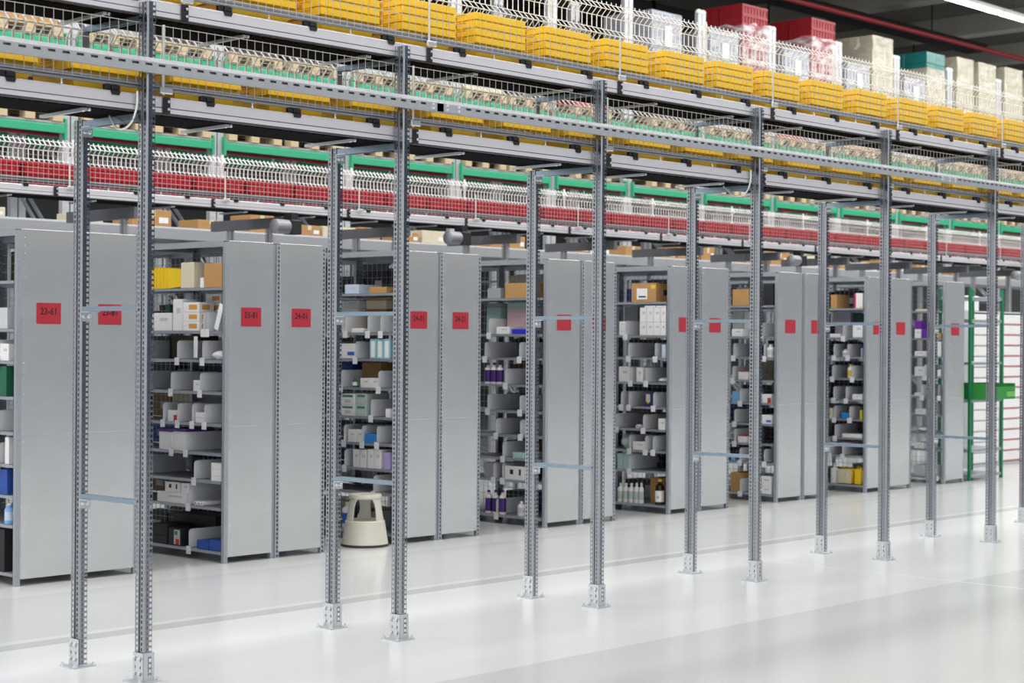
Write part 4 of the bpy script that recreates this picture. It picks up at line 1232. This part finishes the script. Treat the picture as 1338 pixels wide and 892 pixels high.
# ------------------------------------------------------------------ ceiling services
for k in range(6):
    t = thing('ceiling_lamp', (24.2+k*2.45, 15.25, 7.6), 'long bright white tube lamp hanging under the dark ceiling, %s of its line' % nth(k+1), 'ceiling lamp', 'line of tube lamps')
    obj('lamp_housing', MB().prism([(-.06, .02), (-.09, .05), (-.05, .1), (.05, .1), (.09, .05), (.06, .02)], 'x', 0, 2.4), M['lampbody'], t)
    obj('diffuser', MB().cbox(.02, 2.38, -.055, .055, -.02, .02, .008), M['lamp'], t)
    obj('hanger', MB().bar((.5, 0, .1), (.5, 0, 1.6), .012).bar((1.9, 0, .1), (1.9, 0, 1.6), .012), M['black'], t)
tag(obj('ceiling_pipe', MB().tube([(16, 17.35, 7.6), (40, 17.35, 7.6)], .046, 14), M['pipe'], smooth=True), 'long red pipe running under the dark ceiling above the racks', 'pipe')
t = thing('cable_tray', (20, 19.2, 8.2), 'black cable tray hanging below the ceiling behind the red crates', 'cable tray')
obj('tray', MB().box(0, 16, 0, .5, 0, .02).box(0, 16, 0, .02, .02, .16).box(0, 16, .48, .5, .02, .16), M['black'], t)
obj('hanger', MB().bar((2, .25, .02), (2, .25, .98), .02).bar((8, .25, .02), (8, .25, .98), .02).bar((14, .25, .02), (14, .25, .98), .02), M['black'], t)
t = thing('air_duct', (22, 21.2, 7.7), 'dark rectangular air duct below the ceiling above the rack tops', 'air duct')
obj('hanger', MB().bar((3, .45, .5), (3, .45, 1.5), .03).bar((9, .45, .5), (9, .45, 1.5), .03).bar((15, .45, .5), (15, .45, 1.5), .03), M['black'], t)
obj('duct', MB().cbox(0, 18, 0, .9, 0, .5, .02), M['black'], t)
fl_ = MB()
for j in range(13): fl_.box(j*1.5, j*1.5+.04, -.03, .93, -.03, .53)
obj('flange', fl_, M['under'], t)
tag(obj('smoke_detector', MB().lathe([(.12, 0), (.11, -.06), (.04, -.08)], 16), M['lampbody'], loc=(33.4, 20.3, 9.2), smooth=True), 'round pale detector on the dark ceiling right of the red pipe', 'detector')

# ------------------------------------------------------------------ light
w = bpy.data.worlds.new('hall_light'); SC.world = w; w.use_nodes = True
nt = w.node_tree; bg = nt.nodes['Background']; bg.inputs[1].default_value = WORLD
tc = nt.nodes.new('ShaderNodeTexCoord'); dp = nt.nodes.new('ShaderNodeVectorMath'); dp.operation = 'DOT_PRODUCT'
dp.inputs[1].default_value = (.73, -.68, 0); nt.links.new(tc.outputs['Generated'], dp.inputs[0])
cr = nt.nodes.new('ShaderNodeValToRGB'); nt.links.new(dp.outputs['Value'], cr.inputs[0])
cr.color_ramp.elements[0].position = .35; cr.color_ramp.elements[0].color = (1, 1, 1, 1)
cr.color_ramp.elements[1].position = .95; cr.color_ramp.elements[1].color = (.10, .12, .16, 1)
nt.links.new(cr.outputs[0], bg.inputs[0])
def light_row(x, y, z, lx, ly, power, rot=(0,0,0)):
    li = bpy.data.lights.new('added_light_row', 'AREA'); li.shape = 'RECTANGLE'; li.size = lx; li.size_y = ly; li.energy = power; li.color = (1, 1, .99)
    o = bpy.data.objects.new('added_light_row', li); COL.objects.link(o); o.location = (x, y, z); o.rotation_euler = rot
for y, p in ROWS: light_row(18, y, 8.4 if y != 15.25 else 7.57, 44, .4 if y != 15.25 else .1, p)  # unseen rows added for even light and shelf interiors; one on the lamp line

# ------------------------------------------------------------------ camera
cam = bpy.data.cameras.new('camera'); co = bpy.data.objects.new('camera', cam); COL.objects.link(co); SC.camera = co
FPX = 2286.228; cam.sensor_width = 36; cam.lens = FPX/1338*36; cam.clip_end = 200
yaw, pitch, roll = .754, -.00101, .00658
h = Vector((math.cos(yaw), math.sin(yaw), 0)); rt = Vector((math.sin(yaw), -math.cos(yaw), 0)); zz = Vector((0, 0, 1))
fw = h*math.cos(pitch)+zz*math.sin(pitch); up = zz*math.cos(pitch)-h*math.sin(pitch)
R_ = rt*math.cos(roll)+up*math.sin(roll); U_ = up*math.cos(roll)-rt*math.sin(roll)
co.matrix_world = Matrix(((R_.x, U_.x, -fw.x, 0), (R_.y, U_.y, -fw.y, 0), (R_.z, U_.z, -fw.z, 1.65), (0, 0, 0, 1)))
cam.dof.use_dof = True; cam.dof.focus_distance = 10.2; cam.dof.aperture_fstop = 3.8

SC.view_settings.view_transform = 'Standard'; SC.view_settings.look = 'None'
SC.view_settings.gamma = 1; SC.view_settings.use_curve_mapping = False
SC.view_settings.exposure = EXPO
SC.cycles.max_bounces = 6; SC.cycles.diffuse_bounces = 3; SC.cycles.glossy_bounces = 3
SC.cycles.use_denoising = True
